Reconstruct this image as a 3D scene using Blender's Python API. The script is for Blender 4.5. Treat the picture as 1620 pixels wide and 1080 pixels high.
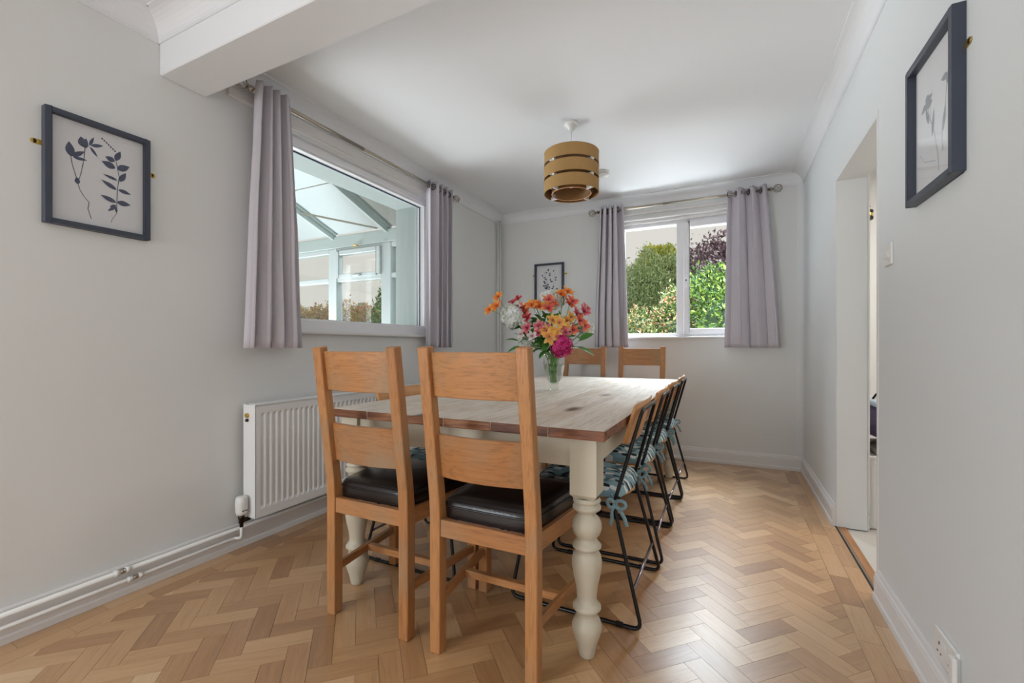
import bpy, bmesh, math, random
from mathutils import Vector, Matrix, noise

# ---------------------------------------------------------------- clear
for o in list(bpy.data.objects): bpy.data.objects.remove(o, do_unlink=True)
SC = bpy.context.scene
COL = SC.collection
R = math.radians
rnd = random.Random(7)

# ---------------------------------------------------------------- camera
FPX = 701.4; HY = 548.0; CX = 810.0; YAW = math.atan2(344, FPX); H = 1.06
cam_d = bpy.data.cameras.new('camera'); cam = bpy.data.objects.new('camera', cam_d); COL.objects.link(cam)
cam_d.sensor_width = 36.0; cam_d.lens = 36.0 * FPX / 1620
cam_d.shift_y = (HY - 540) / 1620
cam_d.clip_start = 0.05
cam.location = (0, 0, H); cam.rotation_euler = (R(90), 0, YAW)
SC.camera = cam

# ---------------------------------------------------------------- world, sun, fill lamps, exposure
w = bpy.data.worlds.new('overcast_sky'); SC.world = w; w.use_nodes = True
bg = w.node_tree.nodes['Background']; bg.inputs[0].default_value = (1.0, 0.945, 0.88, 1); bg.inputs[1].default_value = 0.43

def sun(name, direction, energy, angle, col):
    d = bpy.data.lights.new(name, 'SUN'); d.energy = energy; d.angle = R(angle); d.color = col
    o = bpy.data.objects.new(name, d); COL.objects.link(o)
    o.rotation_euler = Vector(direction).to_track_quat('-Z', 'Y').to_euler(); return o
sun('bright_overcast_sun', (-0.25, -0.80, -0.62), .72, 50, (1.0, 0.98, 0.96))

def area(name, loc, direction, sx, sy, energy, col):
    d = bpy.data.lights.new(name, 'AREA'); d.shape = 'RECTANGLE'; d.size = sx; d.size_y = sy; d.energy = energy; d.color = col
    o = bpy.data.objects.new(name, d); COL.objects.link(o); o.location = loc
    o.rotation_euler = Vector(direction).to_track_quat('-Z', 'Y').to_euler(); return o
# fill lamp added at the rear end of the room, behind the camera
area('rear_fill_light', (-0.9, -3.15, 1.00), (0.12, 1, -0.20), 2.5, 1.5, 14, (0.87, 0.94, 1.0))
# second added fill lamp, just inside the solid left wall behind the camera
area('side_fill_light', (-2.28, -1.3, 1.20), (1, 0.68, -0.20), 1.7, 1.1, 42, (0.86, 0.94, 1.0))
# out-of-view lamp added above the back window to boost the sky light
area('back_window_fill', (-0.3, 6.0, 4.0), (0.0, -0.72, -0.70), 2.6, 2.0, 700, (0.80, 0.90, 1.0))
# two unseen lamps added below sill level to lift ceiling and walls
area('upward_fill_back', (-0.47, 5.75, 0.70), (0, -1, 0.22), 2.4, 0.85, 56, (0.90, 0.95, 1.0))
area('upward_fill_left', (-4.9, 2.45, 0.78), (1, 0.0, 0.15), 2.4, 0.95, 72, (0.90, 0.95, 1.0))
area('kitchen_fill_light', (1.6, 3.3, 2.45), (0, 0, -1), 0.5, 0.5, 16, (1.0, 0.93, 0.85))  # lamp added to light the kitchen; no fitting is modelled

SC.view_settings.view_transform = 'Standard'; SC.view_settings.look = 'None'
SC.view_settings.gamma = 1.0; SC.view_settings.use_curve_mapping = False
SC.view_settings.exposure = 0.84

# ---------------------------------------------------------------- pixel to point
Fv = Vector((-math.sin(YAW), math.cos(YAW), 0)); Rv = Vector((math.cos(YAW), math.sin(YAW), 0)); C0 = Vector((0, 0, H))
def ray(u, v): return Fv + Rv * ((u - CX) / FPX) + Vector((0, 0, (HY - v) / FPX))
def on_x(u, v, x): d = ray(u, v); return C0 + d * (x / d.x)
def on_y(u, v, y): d = ray(u, v); return C0 + d * (y / d.y)
def at_depth(u, v, w): return C0 + ray(u, v) * w
def proj(p):
    d = p - C0; w = d.dot(Fv)
    if w < 0.05: return None
    return CX + FPX * d.dot(Rv) / w, HY - FPX * d.z / w

# ---------------------------------------------------------------- materials
MATS = {}
def nt(name):
    m = bpy.data.materials.new(name); m.use_nodes = True; MATS[name] = m
    t = m.node_tree; return m, t, t.nodes['Principled BSDF']
def N(t, k, **kw):
    n = t.nodes.new(k)
    for a, b in kw.items(): setattr(n, a, b)
    return n
def srgb(r, g, b):
    f = lambda c: (c / 255 / 12.92) if c / 255 <= .04045 else ((c / 255 + .055) / 1.055) ** 2.4
    return (f(r), f(g), f(b), 1)
def plain(name, col, rough=.5, metal=0, var=0.0, scale=8, bump=0, bscale=60, spec=.5):
    m, t, p = nt(name)
    p.inputs['Roughness'].default_value = rough; p.inputs['Metallic'].default_value = metal
    p.inputs['Specular IOR Level'].default_value = spec
    tc = N(t, 'ShaderNodeTexCoord')
    nz = N(t, 'ShaderNodeTexNoise'); nz.inputs['Scale'].default_value = scale; nz.inputs['Detail'].default_value = 4
    t.links.new(tc.outputs['Object'], nz.inputs['Vector'])
    mx = N(t, 'ShaderNodeMix', data_type='RGBA')
    mx.inputs[6].default_value = col; mx.inputs[7].default_value = tuple(c * (1 - var) for c in col[:3]) + (1,)
    t.links.new(nz.outputs[0], mx.inputs[0]); t.links.new(mx.outputs[2], p.inputs['Base Color'])
    if bump:
        b = N(t, 'ShaderNodeBump'); b.inputs['Strength'].default_value = bump; b.inputs['Distance'].default_value = .002
        n2 = N(t, 'ShaderNodeTexNoise'); n2.inputs['Scale'].default_value = bscale; n2.inputs['Detail'].default_value = 5
        t.links.new(tc.outputs['Object'], n2.inputs['Vector'])
        t.links.new(n2.outputs[0], b.inputs['Height']); t.links.new(b.outputs[0], p.inputs['Normal'])
    return m
def wood(name, stops, axis='z', grain=1.0, rough=.45, dark=.55, use_attr=False, blotch=None, bump=.25, rvar=True, knot_spots=None, fine=.5, rings=0):
    """stops: list of (pos, colour); grain runs along axis"""
    m, t, p = nt(name)
    if use_attr:
        src = N(t, 'ShaderNodeAttribute', attribute_name='gc').outputs['Vector']
    else:
        src = N(t, 'ShaderNodeTexCoord').outputs['Object']
    oi = N(t, 'ShaderNodeObjectInfo')
    ml = N(t, 'ShaderNodeMath', operation='MULTIPLY'); ml.inputs[1].default_value = 37.0
    t.links.new(oi.outputs['Random'], ml.inputs[0])
    ad = N(t, 'ShaderNodeVectorMath', operation='ADD')
    t.links.new(src, ad.inputs[0]); t.links.new(ml.outputs[0], ad.inputs[1])
    mp = N(t, 'ShaderNodeMapping')
    sc = {'x': (1.6, 22, 22), 'y': (22, 1.6, 22), 'z': (22, 22, 1.6)}[axis]
    mp.inputs['Scale'].default_value = tuple(s * grain for s in sc)
    t.links.new(ad.outputs[0], mp.inputs['Vector'])
    n1 = N(t, 'ShaderNodeTexNoise'); n1.inputs['Scale'].default_value = 1.0; n1.inputs['Detail'].default_value = 6; n1.inputs['Roughness'].default_value = .62; n1.inputs['Distortion'].default_value = .9
    t.links.new(mp.outputs[0], n1.inputs['Vector'])
    mp2 = N(t, 'ShaderNodeMapping'); mp2.inputs['Scale'].default_value = tuple(s * grain * 6 for s in sc)
    t.links.new(ad.outputs[0], mp2.inputs['Vector'])
    n2 = N(t, 'ShaderNodeTexNoise'); n2.inputs['Scale'].default_value = 1.0; n2.inputs['Detail'].default_value = 3
    t.links.new(mp2.outputs[0], n2.inputs['Vector'])
    cr = N(t, 'ShaderNodeValToRGB')
    e = cr.color_ramp.elements
    e[0].position, e[0].color = stops[0]; e[1].position, e[1].color = stops[-1]
    for s in stops[1:-1]: k = e.new(s[0]); k.color = s[1]
    fac = n1.outputs[0]
    if use_attr or rings:
        mc_ = N(t, 'ShaderNodeMapRange'); mc_.inputs[3].default_value = .33; mc_.inputs[4].default_value = .67
        t.links.new(fac, mc_.inputs[0]); fac = mc_.outputs[0]
    if rvar:
        m1 = N(t, 'ShaderNodeMath', operation='MULTIPLY'); m1.inputs[1].default_value = .42 if use_attr else .16
        at = N(t, 'ShaderNodeAttribute', attribute_name='tone')
        s0 = N(t, 'ShaderNodeMath', operation='ADD'); t.links.new(oi.outputs['Random'], s0.inputs[0])
        s0.inputs[1].default_value = -.5
        s3 = N(t, 'ShaderNodeMath', operation='ADD'); t.links.new(s0.outputs[0], s3.inputs[0]); t.links.new(at.outputs['Fac'], s3.inputs[1])
        t.links.new(s3.outputs[0], m1.inputs[0])
        s1 = N(t, 'ShaderNodeMath', operation='ADD'); t.links.new(m1.outputs[0], s1.inputs[0]); t.links.new(fac, s1.inputs[1])
        fac = s1.outputs[0]
    t.links.new(fac, cr.inputs[0])
    c = cr.outputs[0]
    mx = N(t, 'ShaderNodeMix', data_type='RGBA', blend_type='MULTIPLY')
    c2 = N(t, 'ShaderNodeValToRGB'); c2.color_ramp.elements[0].position = .36; c2.color_ramp.elements[0].color = (dark, dark * .93, dark * .86, 1)
    c2.color_ramp.elements[1].position = .5; c2.color_ramp.elements[1].color = (1, 1, 1, 1)
    t.links.new(n2.outputs[0], c2.inputs[0])
    mx.inputs[0].default_value = fine; t.links.new(c, mx.inputs[6]); t.links.new(c2.outputs[0], mx.inputs[7]); c = mx.outputs[2]
    if rings:
        wv = N(t, 'ShaderNodeTexWave', wave_type='RINGS', rings_direction={'x': 'X', 'y': 'Y', 'z': 'Z'}[axis]); wv.inputs['Scale'].default_value = 1.0; wv.inputs['Distortion'].default_value = 5.0; wv.inputs['Detail'].default_value = 2; wv.inputs['Detail Scale'].default_value = .6
        mw = N(t, 'ShaderNodeMapping'); k_ = 13; mw.inputs['Scale'].default_value = {'x': (2.2, k_, k_), 'y': (k_, 2.2, k_), 'z': (k_, k_, 2.2)}[axis]
        t.links.new(ad.outputs[0], mw.inputs['Vector']); t.links.new(mw.outputs[0], wv.inputs['Vector'])
        cw = N(t, 'ShaderNodeValToRGB'); cw.color_ramp.elements[0].color = (.62, .55, .47, 1); cw.color_ramp.elements[1].position = .35; cw.color_ramp.elements[1].color = (1, 1, 1, 1)
        t.links.new(wv.outputs['Fac'], cw.inputs[0])
        mr_ = N(t, 'ShaderNodeMix', data_type='RGBA', blend_type='MULTIPLY'); mr_.inputs[0].default_value = rings
        t.links.new(c, mr_.inputs[6]); t.links.new(cw.outputs[0], mr_.inputs[7]); c = mr_.outputs[2]
    if blotch:
        bcol, bscale, lo, hi = blotch
        n3 = N(t, 'ShaderNodeTexNoise'); n3.inputs['Scale'].default_value = bscale; n3.inputs['Detail'].default_value = 3
        t.links.new(ad.outputs[0], n3.inputs['Vector'])
        c3 = N(t, 'ShaderNodeValToRGB'); c3.color_ramp.elements[0].position = lo; c3.color_ramp.elements[1].position = hi
        t.links.new(n3.outputs[0], c3.inputs[0])
        m3 = N(t, 'ShaderNodeMix', data_type='RGBA'); t.links.new(c3.outputs[0], m3.inputs[0]); t.links.new(c, m3.inputs[6]); m3.inputs[7].default_value = bcol
        c = m3.outputs[2]
    if knot_spots:   # knots: sparse dark stretched spots
        kcol, kscale, kr = knot_spots
        mk = N(t, 'ShaderNodeMapping'); mk.inputs['Scale'].default_value = {'y': (kscale, kscale * .38, kscale), 'x': (kscale * .38, kscale, kscale), 'z': (kscale, kscale, kscale * .38)}[axis]
        t.links.new(ad.outputs[0], mk.inputs['Vector'])
        vo = N(t, 'ShaderNodeTexVoronoi'); vo.inputs['Scale'].default_value = 1.0
        t.links.new(mk.outputs[0], vo.inputs['Vector'])
        c4 = N(t, 'ShaderNodeValToRGB'); c4.color_ramp.elements[0].position = kr * .4; c4.color_ramp.elements[0].color = (1, 1, 1, 1); c4.color_ramp.elements[1].position = kr; c4.color_ramp.elements[1].color = (0, 0, 0, 1)
        t.links.new(vo.outputs['Distance'], c4.inputs[0])
        m4 = N(t, 'ShaderNodeMix', data_type='RGBA'); t.links.new(c4.outputs[0], m4.inputs[0]); t.links.new(c, m4.inputs[6]); m4.inputs[7].default_value = kcol
        c = m4.outputs[2]
    t.links.new(c, p.inputs['Base Color'])
    p.inputs['Roughness'].default_value = rough
    b = N(t, 'ShaderNodeBump'); b.inputs['Strength'].default_value = bump; b.inputs['Distance'].default_value = .0006
    t.links.new(n2.outputs[0], b.inputs['Height']); t.links.new(b.outputs[0], p.inputs['Normal'])
    return m
def glass(name, tint=(1, 1, 1, 1), refl=.06, edge=.6, rough=0.0):
    m, t, p = nt(name); t.nodes.remove(p)
    tr = N(t, 'ShaderNodeBsdfTransparent'); tr.inputs[0].default_value = tint
    gl = N(t, 'ShaderNodeBsdfGlossy'); gl.inputs['Roughness'].default_value = rough; gl.inputs[0].default_value = (1, 1, 1, 1)
    lw = N(t, 'ShaderNodeLayerWeight'); lw.inputs[0].default_value = .35
    mr = N(t, 'ShaderNodeMapRange'); mr.inputs[3].default_value = refl; mr.inputs[4].default_value = edge
    t.links.new(lw.outputs['Facing'], mr.inputs[0])
    pw = N(t, 'ShaderNodeMath', operation='POWER'); pw.inputs[1].default_value = 1.6
    t.links.new(mr.outputs[0], pw.inputs[0])
    mx = N(t, 'ShaderNodeMixShader'); t.links.new(pw.outputs[0], mx.inputs[0]); t.links.new(tr.outputs[0], mx.inputs[1]); t.links.new(gl.outputs[0], mx.inputs[2])
    t.links.new(mx.outputs[0], t.nodes['Material Output'].inputs[0]); return m

M = {}
M['wall'] = plain('wall_paint', srgb(226, 226, 224), .75, bump=.12, bscale=120, spec=.25)
M['wall_cool'] = plain('wall_paint_right', srgb(227, 229, 229), .7, bump=.12, bscale=120, spec=.25)
M['ceiling'] = plain('ceiling_paint', srgb(232, 232, 234), .8, bump=.08, bscale=90, spec=.2)
M['trim'] = plain('satin_trim_paint', srgb(226, 223, 221), .35)
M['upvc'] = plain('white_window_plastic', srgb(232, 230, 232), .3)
M['upvc_out'] = plain('shade_greyed_window_plastic', srgb(188, 195, 195), .4)  # white conservatory frames, with their shading put into a greyer colour
M['rad'] = plain('radiator_enamel', srgb(232, 231, 230), .3)
M['plastic'] = plain('white_plastic', srgb(228, 226, 222), .35)
M['cream'] = plain('cream_table_paint', srgb(205, 195, 174), .42, var=.07, scale=18, bump=.1, bscale=40)
M['black_metal'] = plain('black_powder_coated_tube', srgb(22, 21, 22), .3, metal=.3)
M['worn_metal'] = plain('worn_dark_steel', srgb(150, 142, 150), .25, metal=.8, var=.3)
M['nickel'] = plain('brushed_nickel', srgb(178, 168, 155), .28, metal=1)
M['nickel_dark'] = plain('dark_nickel', srgb(70, 62, 56), .35, metal=1)
M['brass'] = plain('brass', srgb(206, 172, 88), .35, metal=.85)
M['leather'] = plain('black_brown_leather', srgb(26, 19, 19), .27, var=.4, scale=14, bump=.35, bscale=140)
M['curtain'] = plain('mauve_grey_curtain_cloth', srgb(204, 198, 205), .85, var=.06, scale=40, bump=.3, bscale=500, spec=.15)
M['frame'] = plain('slate_blue_frame', srgb(62, 68, 82), .4, var=.1, scale=30)
M['paper'] = plain('white_print_paper', srgb(222, 221, 222), .8, spec=.1)
M['ink'] = plain('indigo_ink', srgb(98, 104, 126), .8, var=.45, scale=70, spec=.05)
M['ink_pale'] = plain('pale_grey_ink', srgb(140, 142, 150), .8, var=.3, scale=60, spec=.05)
M['shade'] = plain('tan_linen_shade', srgb(176, 140, 92), .85, var=.12, scale=90, bump=.3, bscale=700, spec=.1)
M['shade_in'] = plain('golden_brown_shade_lining', srgb(134, 92, 42), .6, var=.35, scale=40)
M['dark_gap'] = plain('dark_joint_filler', srgb(46, 32, 22), .8)
M['tile'] = plain('pale_floor_tile', srgb(205, 200, 192), .3, var=.06)
M['brick'] = plain('shade_greyed_outer_paint', srgb(172, 181, 178), .8)  # shade on the reveal and conservatory members is put into this grey-green
M['grass'] = plain('lawn', srgb(84, 104, 50), .9, var=.5, scale=3)
M['purple'] = plain('purple_plastic', srgb(92, 78, 110), .5)
M['paleblue'] = plain('pale_blue_plastic', srgb(176, 192, 205), .4)
M['greycloth'] = plain('grey_cloth', srgb(140, 134, 126), .9, var=.4, scale=60)
M['teal'] = None
M['glass'] = glass('window_glass', (.97, .985, .98, 1), .02, .55)
M['pic_glass'] = glass('picture_glass', (1, 1, 1, 1), .02, .55)
M['vase_glass'] = glass('clear_vase_glass', (.95, .97, .96, 1), .10, .85, .02)
M['water'] = glass('water', (.90, .95, .90, 1), .03, .4)
M['stem'] = plain('green_stem', srgb(124, 178, 76), .5, var=.3, scale=30)
M['leaf'] = plain('flower_leaf_green', srgb(78, 142, 52), .45, var=.45, scale=25)
M['bark'] = plain('branch_bark', srgb(62, 54, 40), .9, var=.3)
oak = [(.2, srgb(136, 84, 46)), (.45, srgb(170, 114, 66)), (.62, srgb(186, 130, 80)), (.85, srgb(200, 148, 96))]
for ax in 'xyz':
    M['oak_' + ax] = wood('honey_oak_grain_' + ax, oak, ax, 1.25, .42, .5, blotch=(srgb(148, 128, 102), 3.0, .50, .82), fine=.42, rings=.16)
M['floor'] = wood('oak_parquet', [(.15, srgb(138, 96, 62)), (.36, srgb(172, 128, 86)), (.55, srgb(192, 149, 104)), (.75, srgb(206, 166, 122)), (.92, srgb(222, 188, 148))], 'x', 1.15, .34, .66, use_attr=True, bump=.12, fine=.35, knot_spots=(srgb(104, 70, 42), 3.3, .05))
M['pine'] = wood('scrubbed_pine', [(.2, srgb(186, 166, 146)), (.45, srgb(214, 201, 187)), (.7, srgb(228, 219, 207))], 'y', .8, .55, .62, blotch=(srgb(196, 172, 148), 2.6, .55, .85), knot_spots=(srgb(92, 66, 48), 4.2, .17))
M['pine_edge'] = wood('dark_waxed_edge', [(.3, srgb(78, 42, 26)), (.5, srgb(128, 76, 46)), (.68, srgb(176, 120, 80))], 'x', 1.6, .5, .5, fine=.8)
M['ply'] = wood('orange_plywood', [(.2, srgb(176, 116, 62)), (.8, srgb(212, 156, 98))], 'z', .7, .4, .7)
M['thresh'] = wood('threshold_pine', [(.2, srgb(150, 98, 58)), (.8, srgb(196, 146, 98))], 'y', 1, .5, .6)

def polycarb():
    m, t, p = nt('opal_polycarbonate'); t.nodes.remove(p)
    a = N(t, 'ShaderNodeBsdfTransparent'); a.inputs[0].default_value = (.76, .79, .78, 1)
    b = N(t, 'ShaderNodeBsdfTranslucent'); b.inputs[0].default_value = (.55, .58, .575, 1)
    x = N(t, 'ShaderNodeMixShader'); x.inputs[0].default_value = .6
    t.links.new(a.outputs[0], x.inputs[1]); t.links.new(b.outputs[0], x.inputs[2]); t.links.new(x.outputs[0], t.nodes['Material Output'].inputs[0]); return m
M['polycarb'] = polycarb()
def cushion_mat():
    m, t, p = nt('teal_cotton_with_bird_print'); p.inputs['Roughness'].default_value = .85
    tc = N(t, 'ShaderNodeTexCoord')
    def blobs(scale, off, r0, r1, st):
        mp = N(t, 'ShaderNodeMapping'); mp.inputs['Scale'].default_value = st; mp.inputs['Location'].default_value = off; mp.inputs['Rotation'].default_value = (0, 0, .6)
        t.links.new(tc.outputs['Object'], mp.inputs['Vector'])
        v = N(t, 'ShaderNodeTexVoronoi', voronoi_dimensions='2D'); v.inputs['Scale'].default_value = scale; v.inputs['Randomness'].default_value = .55
        t.links.new(mp.outputs[0], v.inputs['Vector'])
        c = N(t, 'ShaderNodeValToRGB'); c.color_ramp.elements[0].position = r0; c.color_ramp.elements[0].color = (1, 1, 1, 1); c.color_ramp.elements[1].position = r1; c.color_ramp.elements[1].color = (0, 0, 0, 1)
        t.links.new(v.outputs['Distance'], c.inputs[0]); return c.outputs[0]
    base = N(t, 'ShaderNodeMix', data_type='RGBA'); base.inputs[6].default_value = srgb(146, 176, 184); 
    nz = N(t, 'ShaderNodeTexNoise'); nz.inputs['Scale'].default_value = 20; base.inputs[7].default_value = srgb(118, 150, 160); t.links.new(nz.outputs[0], base.inputs[0])
    m1 = N(t, 'ShaderNodeMix', data_type='RGBA'); m1.inputs[7].default_value = srgb(226, 226, 222)
    t.links.new(blobs(12, (.03, .02, 0), .24, .27, (1, 2.2, .6)), m1.inputs[0]); t.links.new(base.outputs[2], m1.inputs[6])
    m2 = N(t, 'ShaderNodeMix', data_type='RGBA'); m2.inputs[7].default_value = srgb(26, 28, 34)
    t.links.new(blobs(12, (0, 0, 0), .22, .25, (1, 2.2, .6)), m2.inputs[0]); t.links.new(m1.outputs[2], m2.inputs[6])
    t.links.new(m2.outputs[2], p.inputs['Base Color']); return m
M['teal'] = cushion_mat()
M['teal_tie'] = plain('teal_cotton_tape', srgb(146, 176, 184), .85, var=.15, scale=60)
def attr_mat(name, rough=.6, trans=0.0):
    m, t, p = nt(name); a = N(t, 'ShaderNodeAttribute', attribute_name='col'); t.links.new(a.outputs['Color'], p.inputs['Base Color'])
    p.inputs['Roughness'].default_value = rough
    if trans:
        tl = N(t, 'ShaderNodeBsdfTranslucent'); t.links.new(a.outputs['Color'], tl.inputs[0])
        x = N(t, 'ShaderNodeMixShader'); x.inputs[0].default_value = trans
        t.links.new(p.outputs[0], x.inputs[1]); t.links.new(tl.outputs[0], x.inputs[2]); t.links.new(x.outputs[0], t.nodes['Material Output'].inputs[0])
    return m
M['foliage'] = attr_mat('garden_foliage', .55, .3)
M['petal'] = attr_mat('petals', .6, .3)

# ---------------------------------------------------------------- mesh builder
class MB:
    def __init__(s): s.v = []; s.f = []; s.sm = []; s.c = []; s.cur = None; s.attr = {}
    def add(s, vs, fs, smooth=False):
        b = len(s.v); s.v += [tuple(x) for x in vs]; s.f += [tuple(i + b for i in f) for f in fs]; s.sm += [smooth] * len(fs)
        s.c += [s.cur] * len(vs); return s
    def box(s, x0, x1, y0, y1, z0, z1, M4=None):
        vs = [Vector((x, y, z)) for x in (x0, x1) for y in (y0, y1) for z in (z0, z1)]
        if M4: vs = [M4 @ p for p in vs]
        return s.add(vs, [(0, 1, 3, 2), (4, 6, 7, 5), (0, 4, 5, 1), (2, 3, 7, 6), (0, 2, 6, 4), (1, 5, 7, 3)])
    def prism(s, poly, fn, a, b, smooth=False):
        n = len(poly); vs = [fn(p[0], p[1], a) for p in poly] + [fn(p[0], p[1], b) for p in poly]
        fs = [(i, (i + 1) % n, n + (i + 1) % n, n + i) for i in range(n)]
        b0 = len(s.v); s.add(vs, fs, smooth)
        s.f += [tuple(b0 + i for i in reversed(range(n))), tuple(b0 + n + i for i in range(n))]; s.sm += [False, False]
        return s
    def tube(s, pts, r, seg=8, closed=False, caps=True):
        pts = [Vector(p) for p in pts]; n = len(pts); rr = r if isinstance(r, (list, tuple)) else [r] * n
        vs = []; prev = None
        for i, p in enumerate(pts):
            if closed: d = pts[(i + 1) % n] - pts[i - 1]
            else: d = pts[min(i + 1, n - 1)] - pts[max(i - 1, 0)]
            d.normalize()
            if prev is None:
                up = Vector((0, 0, 1)) if abs(d.z) < .9 else Vector((1, 0, 0)); a = d.cross(up).normalized()
            else: a = (prev - d * prev.dot(d)).normalized()
            prev = a; b = d.cross(a)
            for k in range(seg):
                t = 2 * math.pi * k / seg; vs.append(p + (a * math.cos(t) + b * math.sin(t)) * rr[i])
        fs = []
        for i in range(n if closed else n - 1):
            j = (i + 1) % n
            for k in range(seg): fs.append((i * seg + k, i * seg + (k + 1) % seg, j * seg + (k + 1) % seg, j * seg + k))
        b0 = len(s.v); s.add(vs, fs, True)
        if caps and not closed:
            s.f += [tuple(b0 + k for k in reversed(range(seg))), tuple(b0 + (n - 1) * seg + k for k in range(seg))]; s.sm += [False, False]
        return s
    def lathe(s, prof, c=(0, 0, 0), seg=24, smooth=True, M4=None):
        vs = []; 
        for r, z in prof:
            for k in range(seg):
                t = 2 * math.pi * k / seg; p = Vector((c[0] + r * math.cos(t), c[1] + r * math.sin(t), c[2] + z))
                vs.append(M4 @ p if M4 else p)
        fs = []
        for i in range(len(prof) - 1):
            for k in range(seg): fs.append((i * seg + k, i * seg + (k + 1) % seg, (i + 1) * seg + (k + 1) % seg, (i + 1) * seg + k))
        return s.add(vs, fs, smooth)
    def ball(s, c, rx, ry=None, rz=None, nu=10, nv=7, wob=0, M4=None):
        ry = ry or rx; rz = rz or rx; vs = []; c = Vector(c)
        for i in range(nv + 1):
            ph = math.pi * i / nv
            for k in range(nu):
                t = 2 * math.pi * k / nu; p = Vector((rx * math.sin(ph) * math.cos(t), ry * math.sin(ph) * math.sin(t), rz * math.cos(ph)))
                if wob: p *= 1 + wob * noise.noise(p * 3 + c)
                vs.append(c + (M4 @ p if M4 else p))
        fs = [(i * nu + k, i * nu + (k + 1) % nu, (i + 1) * nu + (k + 1) % nu, (i + 1) * nu + k) for i in range(nv) for k in range(nu)]
        return s.add(vs, fs, True)
    def mesh(s, name, bevel=0, seg=1, gc=None, tone=None):
        me = bpy.data.meshes.new(name); me.from_pydata(s.v, [], s.f); me.update()
        if gc is not None:
            a = me.attributes.new('gc', 'FLOAT_VECTOR', 'POINT'); a.data.foreach_set('vector', [x for p in gc for x in p])
            b = me.attributes.new('tone', 'FLOAT', 'POINT'); b.data.foreach_set('value', tone)
        if s.c and s.c[0] is not None:
            a = me.attributes.new('col', 'FLOAT_COLOR', 'POINT'); a.data.foreach_set('color', [x for c in s.c for x in c])
        if any(s.sm): me.polygons.foreach_set('use_smooth', s.sm)
        bm = bmesh.new(); bm.from_mesh(me)
        bmesh.ops.recalc_face_normals(bm, faces=bm.faces)
        if bevel:
            bmesh.ops.remove_doubles(bm, verts=bm.verts, dist=1e-5)
            es = [e for e in bm.edges if len(e.link_faces) == 2 and e.calc_face_angle(0) > .35]
            bmesh.ops.bevel(bm, geom=es, offset=bevel, segments=seg, affect='EDGES', profile=.5, clamp_overlap=True)
        bm.to_mesh(me); bm.free(); return me
    def build(s, name, mat, parent=None, bevel=0, seg=1, **kw):
        me = s.mesh(name, bevel, seg, **kw); me.materials.append(mat)
        return link(name, me, parent)
def link(name, me, parent=None):
    o = bpy.data.objects.new(name, me); COL.objects.link(o)
    if parent: o.parent = parent
    return o
def empty(name, loc=(0, 0, 0), rz=0):
    o = bpy.data.objects.new(name, None); COL.objects.link(o); o.location = loc; o.rotation_euler = (0, 0, rz); o.empty_display_size = .05; return o
def tag(o, label=None, cat=None, group=None, kind=None):
    if label: o['label'] = label
    if cat: o['category'] = cat
    if group: o['group'] = group
    if kind: o['kind'] = kind
    return o
def struct(o, label=None): o['kind'] = 'structure'; 
def copy_tree(o, parent=None):
    c = o.copy(); COL.objects.link(c); c.parent = parent
    for ch in list(o.children): copy_tree(ch, c)
    return c
def bx(name, mat, parent, *a, bevel=0, seg=1): return MB().box(*a).build(name, mat, parent, bevel, seg)

_p = M['floor'].node_tree.nodes['Principled BSDF']; _p.inputs['Specular IOR Level'].default_value = .8; _p.inputs['Coat Weight'].default_value = .5; _p.inputs['Coat Roughness'].default_value = .34
M['pine'].node_tree.nodes['Principled BSDF'].inputs['Specular IOR Level'].default_value = .5

# ================================================================ SETTING
XL, XR, YB, ZC = -2.336, .563, 4.467, 2.53
YR = -3.3
def st(o, label=None, cat=None):
    o['kind'] = 'structure'
    if label: o['label'] = label
    if cat: o['category'] = cat
    return o
# left wall with the opening of window_1
OW = (1.60, 3.20, 1.155, 2.335)
m = MB()
def leaf(m, x0, x1, o):
    m.box(x0, x1, YR, o[0], 0, ZC).box(x0, x1, o[1], YB, 0, ZC).box(x0, x1, o[0], o[1], 0, o[2]).box(x0, x1, o[0], o[1], o[3], ZC)
leaf(m, XL - .15, XL, OW)
m2 = MB(); leaf(m2, XL - .384, XL - .15, (1.65, 3.15, 1.2, 2.30)); st(m2.build('wall_left_outer', M['brick']), 'outer leaf and reveal of the left wall, shade put into its grey-green colour', 'wall')
st(m.build('wall_left', M['wall']), 'off-white painted left wall with the wide window', 'wall')
# back wall with the opening of window_2
OB = (-1.03, .09, 1.155, 2.30)
m = MB()
m.box(XL - .384, OB[0], YB, YB + .3, 0, ZC).box(OB[1], 2.8, YB, YB + .3, 0, ZC).box(OB[0], OB[1], YB, YB + .3, 0, OB[2]).box(OB[0], OB[1], YB, YB + .3, OB[3], ZC)
st(m.build('wall_back', M['wall']), 'off-white painted back wall with the two-light window', 'wall')
# right wall with doorway
DY0, DY1, DZ = 2.362, 3.189, 2.045
m = MB()
m.box(XR, XR + .147, YR, DY0, 0, ZC).box(XR, XR + .147, DY1, YB, 0, ZC).box(XR, XR + .147, DY0, DY1, DZ, ZC)
st(m.build('wall_right', M['wall_cool']), 'off-white painted right wall with the open doorway', 'wall')
m = MB()   # rear wall with wide unglazed opening, behind the camera
m.box(XL - .384, -2.1, YR - .15, YR, 0, ZC).box(.3, XR + .147, YR - .15, YR, 0, ZC).box(-2.1, .3, YR - .15, YR, 2.25, ZC)
st(m.build('wall_front', M['wall']), 'rear wall behind the viewer with a wide unglazed opening', 'wall')
m = MB().box(XL - .384, 2.8, YR - .15, YB + .3, ZC, ZC + .2)
st(m.build('ceiling', M['ceiling']), 'flat white painted ceiling', 'ceiling')
m = MB().box(XL, XR, 1.109, 1.308, 2.297, ZC)
st(m.build('trim_1', M['ceiling'], bevel=.004), 'boxed white ceiling beam crossing the room', 'beam')
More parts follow.
